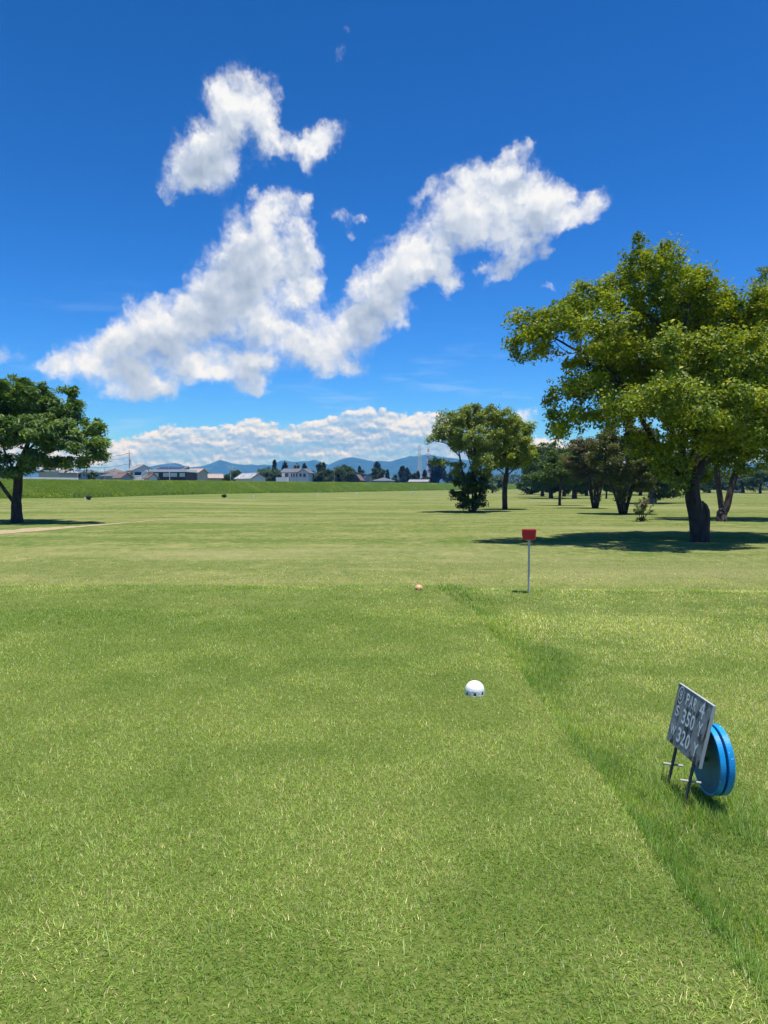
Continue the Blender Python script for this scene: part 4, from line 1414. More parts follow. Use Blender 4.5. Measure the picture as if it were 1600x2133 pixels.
low_bush("dark low bush beside a white stake before the levee", 185, 1041.5, 13, 10, 71)
low_bush("dark low bush alone on the strip before the levee", 467, 1037.5, 12, 9, 72)


# ------------------------------------------------------------------ trees behind the levee
def conifer(label, u, v_top, Y, half_px, seed, v_full=None, group="cedars behind the levee", cols=((.014, .030, .010), (.034, .056, .016))):
    rg = np.random.default_rng(seed)
    top = at_y(u, v_top, Y)
    g = -.3
    H = top.z - g
    rad = 1.3 * half_px * Y / FPX
    t = empty("cedar_tree", (top.x, Y, g))
    tag(t, label, "tree", group)
    bm = bmesh.new()
    bm_tube(bm, (0, 0, -.1), (0, 0, H * .97), .03 * H, .01, 8)
    link("trunk", bm_mesh("trunk", bm), M['bark'], t)
    n = int(60 + 8 * H)
    z = H * (.10 + .90 * rg.random(n) ** .8)
    f = 1 - (z / H)
    rr = rad * np.clip(1.25 * f ** .62, 0, 1) * (.55 + .55 * rg.random(n))
    a = rg.random(n) * 6.283
    tips = np.stack([np.cos(a) * rr * .75, np.sin(a) * rr * .75, z], 1)
    link("crown", foliage("crown", tips, np.array([0, 0, H * .3]), int(2600 + 90 * H), Y / FPX * 3.0, rad * .30, rg, cols, flat=1.1, droop=.5, up=.5, aspect=.6), M['needle'], t)
    return t


def round_tree(label, u, v_top, Y, half_px, seed, cols=DEEP, group="broadleaf trees behind the levee", low=1001, squash=1.0):
    rg = np.random.default_rng(seed)
    top = at_y(u, v_top, Y)
    g = -.3
    H = top.z - g
    rad = 1.25 * half_px * Y / FPX
    t = empty("broadleaf_tree", (top.x, Y, g))
    tag(t, label, "tree", group)
    bm = bmesh.new()
    bm_tube(bm, (0, 0, -.1), (0, 0, H * .6), .035 * H, .015 * H, 8)
    for i in range(6):
        a = 6.283 * i / 6 + rg.random()
        bm_tube(bm, (0, 0, H * .3), (math.cos(a) * rad * .5, math.sin(a) * rad * .5, H * (.55 + .2 * rg.random())), .015 * H, .006 * H, 6)
    link("trunk", bm_mesh("trunk", bm), M['bark'], t)
    nl = 16
    tips = []
    for i in range(nl):
        a = rg.random() * 6.283; q = rg.random() ** .6
        zc = H * (.25 + .62 * rg.random())
        lim = math.sqrt(max(.05, 1 - ((zc / H - .45) / .55) ** 2))
        c = np.array([math.cos(a) * q * rad * .72 * lim, math.sin(a) * q * rad * .72 * lim, zc])
        d = rg.normal(size=(14, 3)); d /= np.linalg.norm(d, axis=1)[:, None]
        tips.append(c + d * rad * .27 * (rg.random(14) ** .4)[:, None])
    tips.append(np.array([[0, 0, H * .93], [rad * .1, 0, H * .95], [-rad * .12, 0, H * .9]]))
    tips = np.concatenate(tips)
    link("crown", foliage("crown", tips, np.array([0, 0, H * .4]), int(4200 + 60 * rad * H), Y / FPX * 3.0, rad * .20, rg, cols, flat=.8), M['leaf'], t)
    return t


GREENB = ((.040, .078, .012), (.085, .130, .020))
conifer("narrow cedar rising from the green bushes left of the white two storey house", 572, 959, 285, 8, 201)
conifer("left cedar just behind the roof of the white two storey house", 594, 964, 300, 11, 202)
conifer("middle cedar behind the roof of the white two storey house", 618, 966, 300, 9, 203)
conifer("right cedar behind the gable of the white two storey house", 634, 966, 305, 8, 204)
round_tree("green tree mass left of the white two storey house", 558, 972, 275, 26, 211, GREENB)
round_tree("green tree close against the white two storey house", 581, 979, 272, 17, 212, GREENB)
round_tree("small tree behind the silver roofed house", 475, 987, 280, 14, 213)
round_tree("tall pale tree left of the silver roofed house", 494, 979, 300, 19, 214, GREENB)
round_tree("dark tree behind the brown tiled roof", 438, 986, 290, 12, 215)
round_tree("dark tree at the end of the low dark house", 423, 987, 270, 9, 216)
round_tree("tall loose crowned tree right of the white two storey house", 668, 962, 300, 15, 217, ((.030, .052, .016), (.065, .085, .026)))
conifer("cedar inside the loose crowned tree right of the white house", 674, 964, 303, 7, 205)
round_tree("dark orchard tree touching the white two storey house", 651, 981, 262, 18, 218)
round_tree("dark orchard tree second from the white two storey house", 680, 978, 262, 22, 219)
round_tree("dark orchard tree third from the white two storey house", 708, 976, 266, 22, 220)
round_tree("dark orchard tree beside the grey slant roofed house", 728, 980, 264, 16, 221)
round_tree("hazy tree crown above the orchard trees", 716, 967, 340, 22, 222, GREENB)
round_tree("small tree behind the grey slant roofed house", 750, 976, 345, 12, 223, GREENB)
conifer("small cedar above the grey slant roofed house", 749, 972, 350, 5, 206)
conifer("tallest cedar between the grey house and the lattice tower", 786, 964, 330, 14, 207)
round_tree("dark tree under the tallest cedar", 778, 974, 322, 16, 224)
round_tree("dark tree right of the tallest cedar", 797, 977, 322, 14, 225)
conifer("slim cedar alone right of the tallest cedar", 807, 979, 340, 5, 208)
conifer("left one of the cedar pair near the lattice tower", 838, 972, 350, 11, 209)
conifer("right one of the cedar pair near the lattice tower", 848, 976, 352, 10, 210)
round_tree("low dark tree left of the cedar pair", 822, 988, 340, 9, 226)
round_tree("low tree between the cedar pair and the lattice tower", 862, 985, 352, 9, 227)
conifer("small cedar at the foot of the lattice tower", 885, 980, 360, 7, 230)
conifer("small cedar left of the lattice tower", 871, 982, 356, 6, 231)
round_tree("large dark conical tree right of the lattice tower", 905, 957, 350, 22, 228, ((.014, .030, .010), (.036, .056, .016)))
round_tree("large dark tree behind the conical tree", 914, 963, 356, 15, 229, ((.014, .030, .010), (.036, .056, .016)))
round_tree("bushy tree left of the many stemmed tree", 940, 982, 360, 16, 232, GREENB)
round_tree("bushy tree at the end of the levee houses", 962, 985, 372, 16, 233, GREENB)
round_tree("tree behind the brown gabled house", 126, 971, 215, 14, 234, GREENB, low=996)
round_tree("tree before the blue grey house", 138, 978, 196, 9, 235, GREENB, low=996)
round_tree("small tree right of the blue grey house", 192, 980, 200, 12, 236, GREENB, low=996)
round_tree("tree at the left end of the houses", 10, 972, 200, 20, 237, GREENB, low=996)

# far belt of woods closing the course at the right
n = 520
rg = np.random.default_rng(77)
tipsW = []
for i in range(n):
    u = 960 + 900 * rg.random()
    Y = 520 + 140 * rg.random()
    p = at_y(u, 1012, Y)
    H = 6 + 8.0 * fbm(np.array([u / 40.]), np.array([.4]), 91, 3)[0]
    for j in range(4):
        tipsW.append((p.x + rg.normal(0, 2.4), p.y + rg.normal(0, 2.4), -.3 + H * (.15 + .85 * rg.random())))
tipsW = np.array(tipsW)
wd = link("far_woods", foliage("far_woods", tipsW, np.array([100, 600, -5.]), 24000, 1.7, 2.2, rg, ((.032, .060, .014), (.070, .100, .022)), flat=.7), M['leaf'])
tag(wd, "far belt of woods closing the course beyond the scattered trees", "woods", kind="stuff")
# straggly scrub in front of them at the far right
n = 260
tipsW = []
for i in range(n):
    u = 1480 + 260 * rg.random()
    p = on_ground(u, 1021.5)
    tipsW.append((p.x, p.y + rg.normal(0, 4), -.3 + 1.6 * rg.random()))
sc = link("far_scrub", foliage("far_scrub", np.array(tipsW), np.array([150, 330, -5.]), 7000, .6, 1.1, rg, ((.060, .105, .018), (.120, .165, .036)), flat=.7), M['leaf'])
tag(sc, "pale green scrub along the far right edge of the course", "scrub", kind="stuff")

# ------------------------------------------------------------------ houses behind the levee
M['white_wall'] = paint("white_plaster", (.72, .72, .73), .8, .06, 1.2, (.45, .44, .42), .3)
M['lilac_wall'] = paint("pale_plaster", (.62, .61, .66), .8, .06, 1.0, (.4, .4, .42), .3)
M['beige_wall'] = paint("beige_plaster", (.48, .43, .34), .8, .08, 1.0, (.3, .28, .24), .3)
M['grey_wall'] = paint("grey_plaster", (.34, .36, .40), .8, .08, 1.0, (.22, .23, .25), .3)
M['blue_wall'] = paint("blue_grey_plaster", (.30, .36, .45), .8, .08, 1.0, (.22, .24, .28), .3)
M['pink_wall'] = paint("pinkish_plaster", (.47, .36, .33), .8, .08, 1.0, (.3, .25, .24), .3)
M['brown_wall'] = paint("dark_brown_boards", (.050, .034, .027), .7, .15, 3.0)
M['brown_gable'] = paint("brown_boards", (.13, .085, .06), .75, .15, 3.0)
M['slate_roof'] = paint("slate_roof", (.115, .12, .135), .55, .15, 2.5, (.2, .2, .2), .3)
M['brown_roof'] = paint("brown_tile_roof", (.155, .115, .10), .6, .15, 2.5, (.08, .07, .06), .3)
M['tan_roof'] = paint("weathered_tile_roof", (.33, .27, .235), .7, .15, 2.0, (.18, .15, .13), .4)
M['silver_roof'] = paint("silver_tile_roof", (.42, .43, .45), .45, .15, 2.0, (.10, .11, .13), .8, dirt_scale=1.1, thresh=(.5, .58))
M['grey_roof'] = paint("grey_tile_roof", (.26, .255, .26), .55, .15, 2.0, (.5, .5, .5), .5, dirt_scale=.8, thresh=(.56, .64))
M['solar'] = paint("solar_panel", (.05, .06, .10), .25, .1, 2.0)
M['white_trim'] = paint("white_trim", (.78, .79, .80), .5, .05)
M['dark_trim'] = paint("dark_trim", (.035, .035, .04), .6, .1)
M['orange_tile'] = paint("orange_ridge_tile", (.50, .24, .15), .7, .15)
M['curtain'] = paint("pale_curtain", (.62, .64, .66), .9, .1, 5)
M['concrete'] = paint("concrete", (.42, .41, .39), .85, .1, 3, (.25, .24, .22), .3)
M['steel'] = paint("galvanised_steel", (.50, .50, .48), .6, .12, 5, (.36, .35, .33), .4)
M['red_steel'] = paint("red_painted_steel", (.45, .12, .10), .6, .1, 5)


def glass_mat():
    m, B = new_mat("window_glass")
    p = B.n('ShaderNodeBsdfPrincipled', {'Base Color': (.035, .045, .06, 1), 'Roughness': .08, 'Specular IOR Level': .6})
    finish(B, p.outputs[0])
    return m


M['glass'] = glass_mat()
GZ = -.3


def house(label, uc, ul, ur, v_eave, v_ridge, Y, phi, wall, roof, ridge='A', kind='gable', A=None, Bw=None, windows=(), over=.45, gable_mat=None, name="house", thick=.14, rise_b=0.0, ground=GZ):
    """a house seen on its corner: wall A runs left from the near corner, wall B runs back to the right"""
    ph = math.radians(phi)
    k = Y / FPX
    A = A if A is not None else (uc - ul) * k / max(math.cos(ph), .05)
    Bw = Bw if Bw is not None else (ur - uc) * k / max(math.sin(ph), .05)
    c = at_y(uc, v_eave, Y)
    ze = c.z - ground
    zr = at_y(uc, v_ridge, Y).z - ground
    t = empty(name, (c.x, c.y, ground))
    tag(t, label, "house")
    da = Vector((-math.cos(ph), math.sin(ph), 0))
    db = Vector((math.sin(ph), math.cos(ph), 0))
    Z = Vector((0, 0, 1))

    def P(a, b, z):
        return da * (a * A) + db * (b * Bw) + Z * z
    wm = M[wall]
    gm = M[gable_mat] if gable_mat else wm
    # walls
    quads = [[P(0, 0, 0), P(1, 0, 0), P(1, 0, ze), P(0, 0, ze)], [P(0, 0, 0), P(0, 1, 0), P(0, 1, ze), P(0, 0, ze)],
             [P(1, 0, 0), P(1, 1, 0), P(1, 1, ze), P(1, 0, ze)], [P(0, 1, 0), P(1, 1, 0), P(1, 1, ze), P(0, 1, ze)]]
    poly_obj("wall", quads, wm, t)
    oa, ob = over / A, over / Bw

    def slab(name_, pts, mat):
        n_ = (pts[1] - pts[0]).cross(pts[2] - pts[0]).normalized()
        if n_.z < 0:
            n_ = -n_
        up = [p + n_ * thick for p in pts]
        m_ = len(pts)
        polys = [up, pts[::-1]] + [[pts[i], pts[(i + 1) % m_], up[(i + 1) % m_], up[i]] for i in range(m_)]
        return poly_obj(name_, polys, mat, t)
    rm = M[roof]
    if kind == 'gable':
        if ridge == 'A':
            drop = (zr - ze) * 2 * ob
            slab("roof", [P(-oa, -ob, ze - drop), P(1 + oa, -ob, ze - drop), P(1 + oa, .5, zr), P(-oa, .5, zr)], rm)
            slab("roof", [P(-oa, 1 + ob, ze - drop), P(1 + oa, 1 + ob, ze - drop), P(1 + oa, .5, zr + .01), P(-oa, .5, zr + .01)], rm)
            for s in (0, 1):
                poly_obj("gable", [[P(s, 0, ze), P(s, 1, ze), P(s, .5, zr - .02)]], gm, t)
            rd = [P(-oa, .5, zr + thick), P(1 + oa, .5, zr + thick)]
        else:
            drop = (zr - ze) * 2 * oa
            slab("roof", [P(-oa, -ob, ze - drop), P(-oa, 1 + ob, ze - drop), P(.5, 1 + ob, zr), P(.5, -ob, zr)], rm)
            slab("roof", [P(1 + oa, -ob, ze - drop), P(1 + oa, 1 + ob, ze - drop), P(.5, 1 + ob, zr + .01), P(.5, -ob, zr + .01)], rm)
            for s in (0, 1):
                poly_obj("gable", [[P(0, s, ze), P(1, s, ze), P(.5, s, zr - .02)]], gm, t)
            rd = [P(.5, -ob, zr + thick), P(.5, 1 + ob, zr + thick)]
        tube_obj("ridge_cap", rd[0], rd[1], .12, rm, t, seg=6)
    elif kind == 'hip':
        if A >= Bw:
            r0, r1 = P(.5 * Bw / A, .5, zr), P(1 - .5 * Bw / A, .5, zr)
        else:
            r0, r1 = P(.5, .5 * A / Bw, zr), P(.5, 1 - .5 * A / Bw, zr)
        e = [P(-oa, -ob, ze - .08), P(1 + oa, -ob, ze - .08), P(1 + oa, 1 + ob, ze - .08), P(-oa, 1 + ob, ze - .08)]
        if A >= Bw:
            polys = [[e[0], e[1], r1, r0], [e[1], e[2], r1], [e[2], e[3], r0, r1], [e[3], e[0], r0], e[::-1]]
        else:
            polys = [[e[0], e[1], r0], [e[1], e[2], r1, r0], [e[2], e[3], r1], [e[3], e[0], r0, r1], e[::-1]]
        poly_obj("roof", polys, rm, t)
        tube_obj("ridge_cap", r0, r1, .12, rm, t, seg=6)
    elif kind == 'flat':
        slab("roof", [P(-oa, -ob, ze), P(1 + oa, -ob, ze), P(1 + oa, 1 + ob, ze), P(-oa, 1 + ob, ze)], rm)
    elif kind == 'shed':      # high along the left, low at the right
        slab("roof", [P(-oa, -ob, zr - rise_b), P(1 + oa, -ob, zr), P(1 + oa, 1 + ob, zr), P(-oa, 1 + ob, zr - rise_b)], rm)
        poly_obj("gable", [[P(0, 0, ze), P(1, 0, ze), P(1, 0, zr - .02), P(0, 0, zr - rise_b - .02)]], wm, t)
    for wdw in windows:
        side, s0, s1, z0, z1 = wdw[:5]
        mat = M[wdw[5]] if len(wdw) > 5 else M['glass']
        nrm = -db if side == 'A' else -da
        rt = da if side == 'A' else db
        org = Vector((0, 0, 0))
        Ln = A if side == 'A' else Bw

        def Q(s, z, o):
            return org + rt * (s * Ln) + Z * (ze * z) + nrm * o
        w = empty_part("window", t)
        fr = .07
        bmw = bmesh.new()
        ss0, ss1 = s0 + fr / Ln, s1 - fr / Ln
        zz0, zz1 = z0 + fr / ze, z1 - fr / ze
        o_, i_ = [Q(s0, z0, .06), Q(s1, z0, .06), Q(s1, z1, .06), Q(s0, z1, .06)], [Q(ss0, zz0, .06), Q(ss1, zz0, .06), Q(ss1, zz1, .06), Q(ss0, zz1, .06)]
        ob_ = [Q(s0, z0, .004), Q(s1, z0, .004), Q(s1, z1, .004), Q(s0, z1, .004)]
        ib_ = [Q(ss0, zz0, .004), Q(ss1, zz0, .004), Q(ss1, zz1, .004), Q(ss0, zz1, .004)]
        polys = []
        for i in range(4):
            j = (i + 1) % 4
            polys += [[o_[i], o_[j], i_[j], i_[i]], [o_[i], o_[j], ob_[j], ob_[i]], [i_[i], i_[j], ib_[j], ib_[i]]]
        fo = poly_obj("frame", polys, M['white_trim'] if len(wdw) <= 6 else M[wdw[6]], t)
        fo.name = "window"
        poly_obj("pane", [[Q(ss0, zz0, .02), Q(ss1, zz0, .02), Q(ss1, zz1, .02), Q(ss0, zz1, .02)]], mat, fo)
        bmw.free()
    return t, P, A, Bw, ze, zr


def empty_part(name, parent):
    return None


def wz(v, Y, ze, g=GZ):
    """height of pixel row v on a wall at distance Y as a share of the eave height"""
    return (at_y(800, v, Y).z - g) / ze


def ez(v, Y, g=GZ):
    return at_y(800, v, Y).z - g


# brown gabled house behind the left tree
Yh = 190
house("beige house with brown gable seen past the feathery tree", 121, 76, 130, 983.5, 973.5, Yh, 12, 'beige_wall', 'grey_roof', ridge='B', Bw=8, gable_mat='brown_gable',
      windows=[('A', .25, .5, wz(993, Yh, ez(983.5, Yh)), wz(986, Yh, ez(983.5, Yh)))])
house("low white roofed shed beside the brown gabled house", 123, 92, 128, 995, 981.5, 176, 8, 'beige_wall', 'white_trim', kind='shed', Bw=4, over=.25, thick=.22, rise_b=-0.01)
Yh = 205
z = ez(983.5, Yh)
house("blue grey house with dark porch at the left", 181, 150, 190, 983.5, 978.5, Yh, 18, 'blue_wall', 'slate_roof', kind='hip', Bw=7,
      windows=[('A', .48, .78, wz(995, Yh, z), wz(987, Yh, z), 'dark_trim', 'dark_trim'), ('A', .12, .34, wz(993, Yh, z), wz(987, Yh, z))])  # the dark framed pane paints the porch opening's shade as a flat sheet
house("house with brown hipped roof left of the utility pole", 238, 204, 256, 983.5, 975.8, 225, 30, 'grey_wall', 'brown_roof', kind='hip')
house("house with grey hipped roof below the brown one", 236, 205, 252, 991, 982, 200, 25, 'grey_wall', 'slate_roof', kind='hip')
house("low house with curved dark roof before the white gabled house", 253, 231, 268, 994, 986, 186, 38, 'grey_wall', 'brown_roof', ridge='A')
# white two storey gabled house under the utility pole
Yh = 220
z = ez(979, Yh)
t, P, A, Bw, ze, zr = house("white two storey house with patched grey gabled roof by the utility pole", 278, 251, 312.5, 979, 968.6, Yh, 55, 'white_wall', 'grey_roof', ridge='A',
      windows=[('B', .04, .40, wz(990.5, Yh, z), wz(982.5, Yh, z)), ('A', .18, .36, wz(991, Yh, z), wz(984.5, Yh, z)), ('A', .55, .72, wz(991, Yh, z), wz(984.5, Yh, z))])
zp = ez(983.6, Yh)
poly_obj("porch_roof", [[P(-.05, -.01, zp), P(1.05, -.01, zp), P(1.05, -.22, zp - .25), P(-.05, -.22, zp - .25)], [P(-.05, -.01, zp + .1), P(1.05, -.01, zp + .1), P(1.05, -.22, zp - .15), P(-.05, -.22, zp - .15)],
                        [P(-.05, -.22, zp - .25), P(1.05, -.22, zp - .25), P(1.05, -.22, zp - .15), P(-.05, -.22, zp - .15)]], M['tan_roof'], t)
for f in (.0, .45, 1.0):
    p0 = P(f, -.2, 0); tube_obj("porch_post", p0, p0 + Vector((0, 0, zp - .2)), .12, M['white_trim'], t, seg=6)
zb = ez(990.8, Yh)
p0, p1 = P(-.06, .02, zb), P(-.06, .42, zb)
bm = bmesh.new()
bm_tube(bm, p0, p1, .05, seg=5); bm_tube(bm, p0 - Vector((0, 0, .5)), p1 - Vector((0, 0, .5)), .05, seg=5)
for f in np.linspace(0, 1, 9):
    q = p0.lerp(p1, f); bm_tube(bm, q, q - Vector((0, 0, .8)), .03, seg=4)
link("balcony_rail", bm_mesh("balcony_rail", bm), M['white_trim'], t)
house("small pale blue gabled outbuilding before the white two storey house", 295, 292, 312, 988, 980.5, 205, 75, 'white_wall', 'white_trim', ridge='A', over=.12, A=3)
t, P, A, Bw, ze, zr = house("small house with brown roof and orange ridge block", 310, 294, 324, 994.5, 987.2, 188, 50, 'white_wall', 'brown_roof', ridge='A')
box_obj("ridge_block", P(.5, .5, zr + .35), (1.0, 1.0, .55), M['orange_tile'], t)
# dark brown flat roofed house
Yh = 205
z = ez(983, Yh)
wv = [(wz(993, Yh, z), wz(985.3, Yh, z))]
t, P, A, Bw, ze, zr = house("long dark brown house with white flat roof edge and pale windows", 387.5, 312, 395, 983, 983, Yh, 3, 'brown_wall', 'white_trim', kind='flat', Bw=9, over=.3, thick=.72,
      windows=[('A', .03, .18, *wv[0], 'curtain'), ('A', .25, .435, *wv[0], 'curtain'), ('A', .46, .64, *wv[0], 'curtain'), ('A', .77, .92, *wv[0], 'curtain')])
for f in (.45,):
    p0 = P(f, -.03, 0); tube_obj("downpipe", p0, p0 + Vector((0, 0, ze)), .09, M['white_trim'], t, seg=6)
Yh = 232
t, P, A, Bw, ze, zr = house("dark low house with solar panel roof behind the brown house", 378, 318, 392, 979, 972.5, Yh, 8, 'grey_wall', 'slate_roof', ridge='A', Bw=9, windows=())
for i in range(6):
    s0 = .06 + i * .15
    pts = []
    for (a, b) in ((s0, .06), (s0 + .14, .06), (s0 + .14, .42), (s0, .42)):
        pts.append(P(a, b, ze + (zr - ze) * b * 2 + .26))
    poly_obj("solar_panel", [pts, [q - Vector((0, 0, .06)) for q in pts][::-1]], M['solar'], t)
Yh = 215
z = ez(984.5, Yh)
house("beige house with grey roof and dark garage at the end of the brown house", 411, 386, 415, 984.5, 976.5, Yh, 8, 'beige_wall', 'tan_roof', ridge='A', Bw=8,
      windows=[('A', .08, .48, wz(998, Yh, z), wz(988, Yh, z), 'dark_trim', 'dark_trim'), ('A', .68, .86, wz(993, Yh, z), wz(987.5, Yh, z))])
house("low house with tan tiled roof and pink gable", 428, 422, 461, 995.2, 988, 240, 75, 'pink_wall', 'tan_roof', ridge='B', A=5)
t, P, A, Bw, ze, zr = house("low house with silver roof and dark edged gable", 524, 483, 549, 996, 986, 232, 45, 'white_wall', 'silver_roof', ridge='A')
for s in (-.04,):
    tube_obj("verge", P(s - .02, -.06, ze), P(s - .02, .5, zr + .16), .16, M['dark_trim'], t, seg=6)
    tube_obj("verge", P(s - .02, 1.06, ze), P(s - .02, .5, zr + .16), .16, M['dark_trim'], t, seg=6)
# white two storey house
Yh = 255
z = ez(983.5, Yh)
wr = (wz(993.5, Yh, z), wz(986.2, Yh, z))
t, P, A, Bw, ze, zr = house("white two storey house with grey roofs and tall narrow windows", 624, 586, 632, 983.5, 976.5, Yh, 10, 'lilac_wall', 'slate_roof', ridge='A', Bw=7,
      windows=[('A', .60, .84, wz(994, Yh, z), wz(985, Yh, z)), ('A', .41, .475, *wr, 'glass', 'dark_trim'), ('A', .28, .345, *wr, 'glass', 'dark_trim'), ('A', .13, .195, *wr, 'glass', 'dark_trim')])
zb = ez(994.3, Yh)
poly_obj("balcony", [[P(1.22, -.30, 0), P(.58, -.30, 0), P(.58, -.30, zb), P(1.22, -.30, zb)], [P(1.22, -.30, zb), P(.58, -.30, zb), P(.58, -.05, zb), P(1.22, -.05, zb)],
                     [P(1.22, -.30, 0), P(1.22, -.05, 0), P(1.22, -.05, zb), P(1.22, -.30, zb)], [P(.58, -.30, 0), P(.58, -.05, 0), P(.58, -.05, zb), P(.58, -.30, zb)]], M['white_wall'], t)
z2 = ez(984, Yh - 2)
house("gabled wing of the white two storey house", 642, 621, 646, 984, 976.8, Yh - 2, 8, 'lilac_wall', 'slate_roof', ridge='B', Bw=8,
      windows=[('A', .66, .88, wz(993, Yh, z2), wz(986.5, Yh, z2), 'glass', 'dark_trim'), ('A', .24, .50, wz(994, Yh, z2), wz(986.5, Yh, z2), 'glass', 'dark_trim')])
# grey slant roofed house
Yh = 268
z = ez(992, Yh)
t, P, A, Bw, ze, zr = house("grey modern house with black slanting roof among the trees", 769.5, 735, 773, 992, 983, Yh, 6, 'grey_wall', 'dark_trim', kind='shed', Bw=7, over=.3, rise_b=ez(983, Yh) - ez(991, Yh), thick=.2,
      windows=[('A', .30, .62, wz(991, Yh, z), wz(989.2, Yh, z), 'dark_trim', 'dark_trim'), ('A', .52, .60, wz(997, Yh, z), wz(993, Yh, z), 'curtain'), ('A', .22, .30, wz(996, Yh, z), wz(993, Yh, z), 'curtain')])
house("small brown gabled house before the grey modern house", 749, 736, 752, 998, 989.5, 262, 12, 'brown_gable', 'brown_roof', ridge='B', Bw=6)
house("low dark roofed house right of the grey modern house", 812, 776, 820, 1001, 994.5, 285, 15, 'grey_wall', 'slate_roof', kind='hip', Bw=8)
house("low grey roofed house by the lattice tower", 890, 852, 900, 1003.6, 999.5, 330, 12, 'pink_wall', 'grey_roof', kind='gable', ridge='A', Bw=8)
box_obj_ = box_obj

# low white wall along the levee top
t = empty("low_white_wall", tuple(levee_pt(150, 9.4, 3.0)))
tag(t, "low white wall on the levee top before the hipped roof houses", "wall")
wa, wb = levee_pt(128, 9.6, 2.78), levee_pt(140, 9.6, 2.78)
c = (wa + wb) / 2
ang = math.atan2(wb.y - wa.y, wb.x - wa.x)
t.location = c
t.rotation_euler = (0, 0, ang)
for i in range(6):
    L_ = (wb - wa).length
    box_obj("wall_panel", (-L_ / 2 + (i + .5) * L_ / 6, 0, .18), (L_ / 6 - .03, .12, .40), M['white_wall'], t, bevel=.01)

# ------------------------------------------------------------------ poles, wires and towers
def utility_pole(label, u, v_top, Y, arms, trans=True, r=.17):
    top = at_y(u, v_top, Y)
    H = top.z - GZ
    t = empty("utility_pole", (top.x, Y, GZ))
    tag(t, label, "pole")
    tube_obj("pole", (0, 0, -.1), (0, 0, H), r, M['concrete'], t, r * .62, 10)
    for (v, w) in arms:
        z = ez(v, Y)
        box_obj("crossarm", (0, -.16, z), (w, .10, .12), M['steel'], t)
        for s in (-.42, 0, .42):
            tube_obj("insulator", (s * w, -.16, z + .06), (s * w, -.16, z + .32), .06, M['white_trim'], t, .04, 8)
    if trans:
        z = ez(959, Y)
        for dz in (0, -1.0):
            bm = bmesh.new()
            bm_tube(bm, (.34, -.05, z + dz - .42), (.34, -.05, z + dz + .42), .26, .26, 12)
            bm_tube(bm, (.34, -.05, z + dz + .42), (.34, -.05, z + dz + .5), .26, .12, 12)
            link("transformer", bm_mesh("transformer", bm), M['steel'], t)
    return t, Vector((top.x, Y, GZ)), H


YP = 228
utility_pole("concrete utility pole with transformers beside the white gabled house", 269, 938, YP, [(944, 1.9), (953, 1.3), (967, 1.2)])
utility_pole("utility pole seen through the feathery tree crown", 161, 948, 200, [(952, 1.8), (958, 1.4)], trans=False)
utility_pole("thin pole among the hipped roofs", 218, 974, 190, [(977, .7)], trans=False, r=.08)
utility_pole("thin utility pole before the silver roofed house", 480, 969, 236, [(973, 1.6), (977, 1.2)], trans=False, r=.13)
utility_pole("slim pole on the levee side by the orchard", 696, 976, 255, [(979, .8)], trans=False, r=.08)


def antenna(label, u, v0, v1, Y, w):
    a = at_y(u, v1, Y)
    z1 = at_y(u, v0, Y).z
    t = empty("roof_antenna", tuple(a))
    tag(t, label, "antenna")
    tube_obj("mast", (0, 0, -.4), (0, 0, z1 - a.z), .05, M['steel'], t, seg=6)
    for i in range(3):
        z = (z1 - a.z) * (1 - .12 * i)
        tube_obj("element", (-w / 2, 0, z), (w / 2, 0, z), .035, M['steel'], t, seg=5)
    tube_obj("boom", (0, -.5, (z1 - a.z) * .94), (0, .5, (z1 - a.z) * .94), .04, M['steel'], t, seg=5)


antenna("television antenna on the solar roofed house", 351, 963, 974.5, 234, 1.8)
antenna("television antenna on the white two storey house", 618, 967, 978.5, 256, 1.4)


def wire(label, pts, Y, r=.035, sag=True):
    P_ = [at_y(u, v, y) for (u, v, y) in pts]
    bm = bmesh.new()
    for a, b in zip(P_[:-1], P_[1:]):
        bm_tube(bm, a, b, r, seg=5)
    o = link("overhead_wire", bm_mesh("overhead_wire", bm), M['dark_trim'])
    tag(o, label, "wire", "wires along the houses")


wire("upper overhead wire leaving the utility pole to the left", [(268, 944, 228), (255, 947.5, 226), (240, 950, 222), (222, 951.5, 217), (200, 951.5, 211), (180, 951, 205), (161, 949.5, 200)], 228, .05)
wire("lower overhead wire leaving the utility pole to the left", [(268, 966, 228), (250, 970, 224), (230, 973, 219), (205, 974.5, 212), (180, 973, 205), (161, 970, 200)], 228, .05)
wire("third overhead wire reaching the pole below the top one", [(268, 953, 228), (245, 957, 223), (215, 959, 214), (185, 958, 206), (161, 955, 200)], 228, .03)


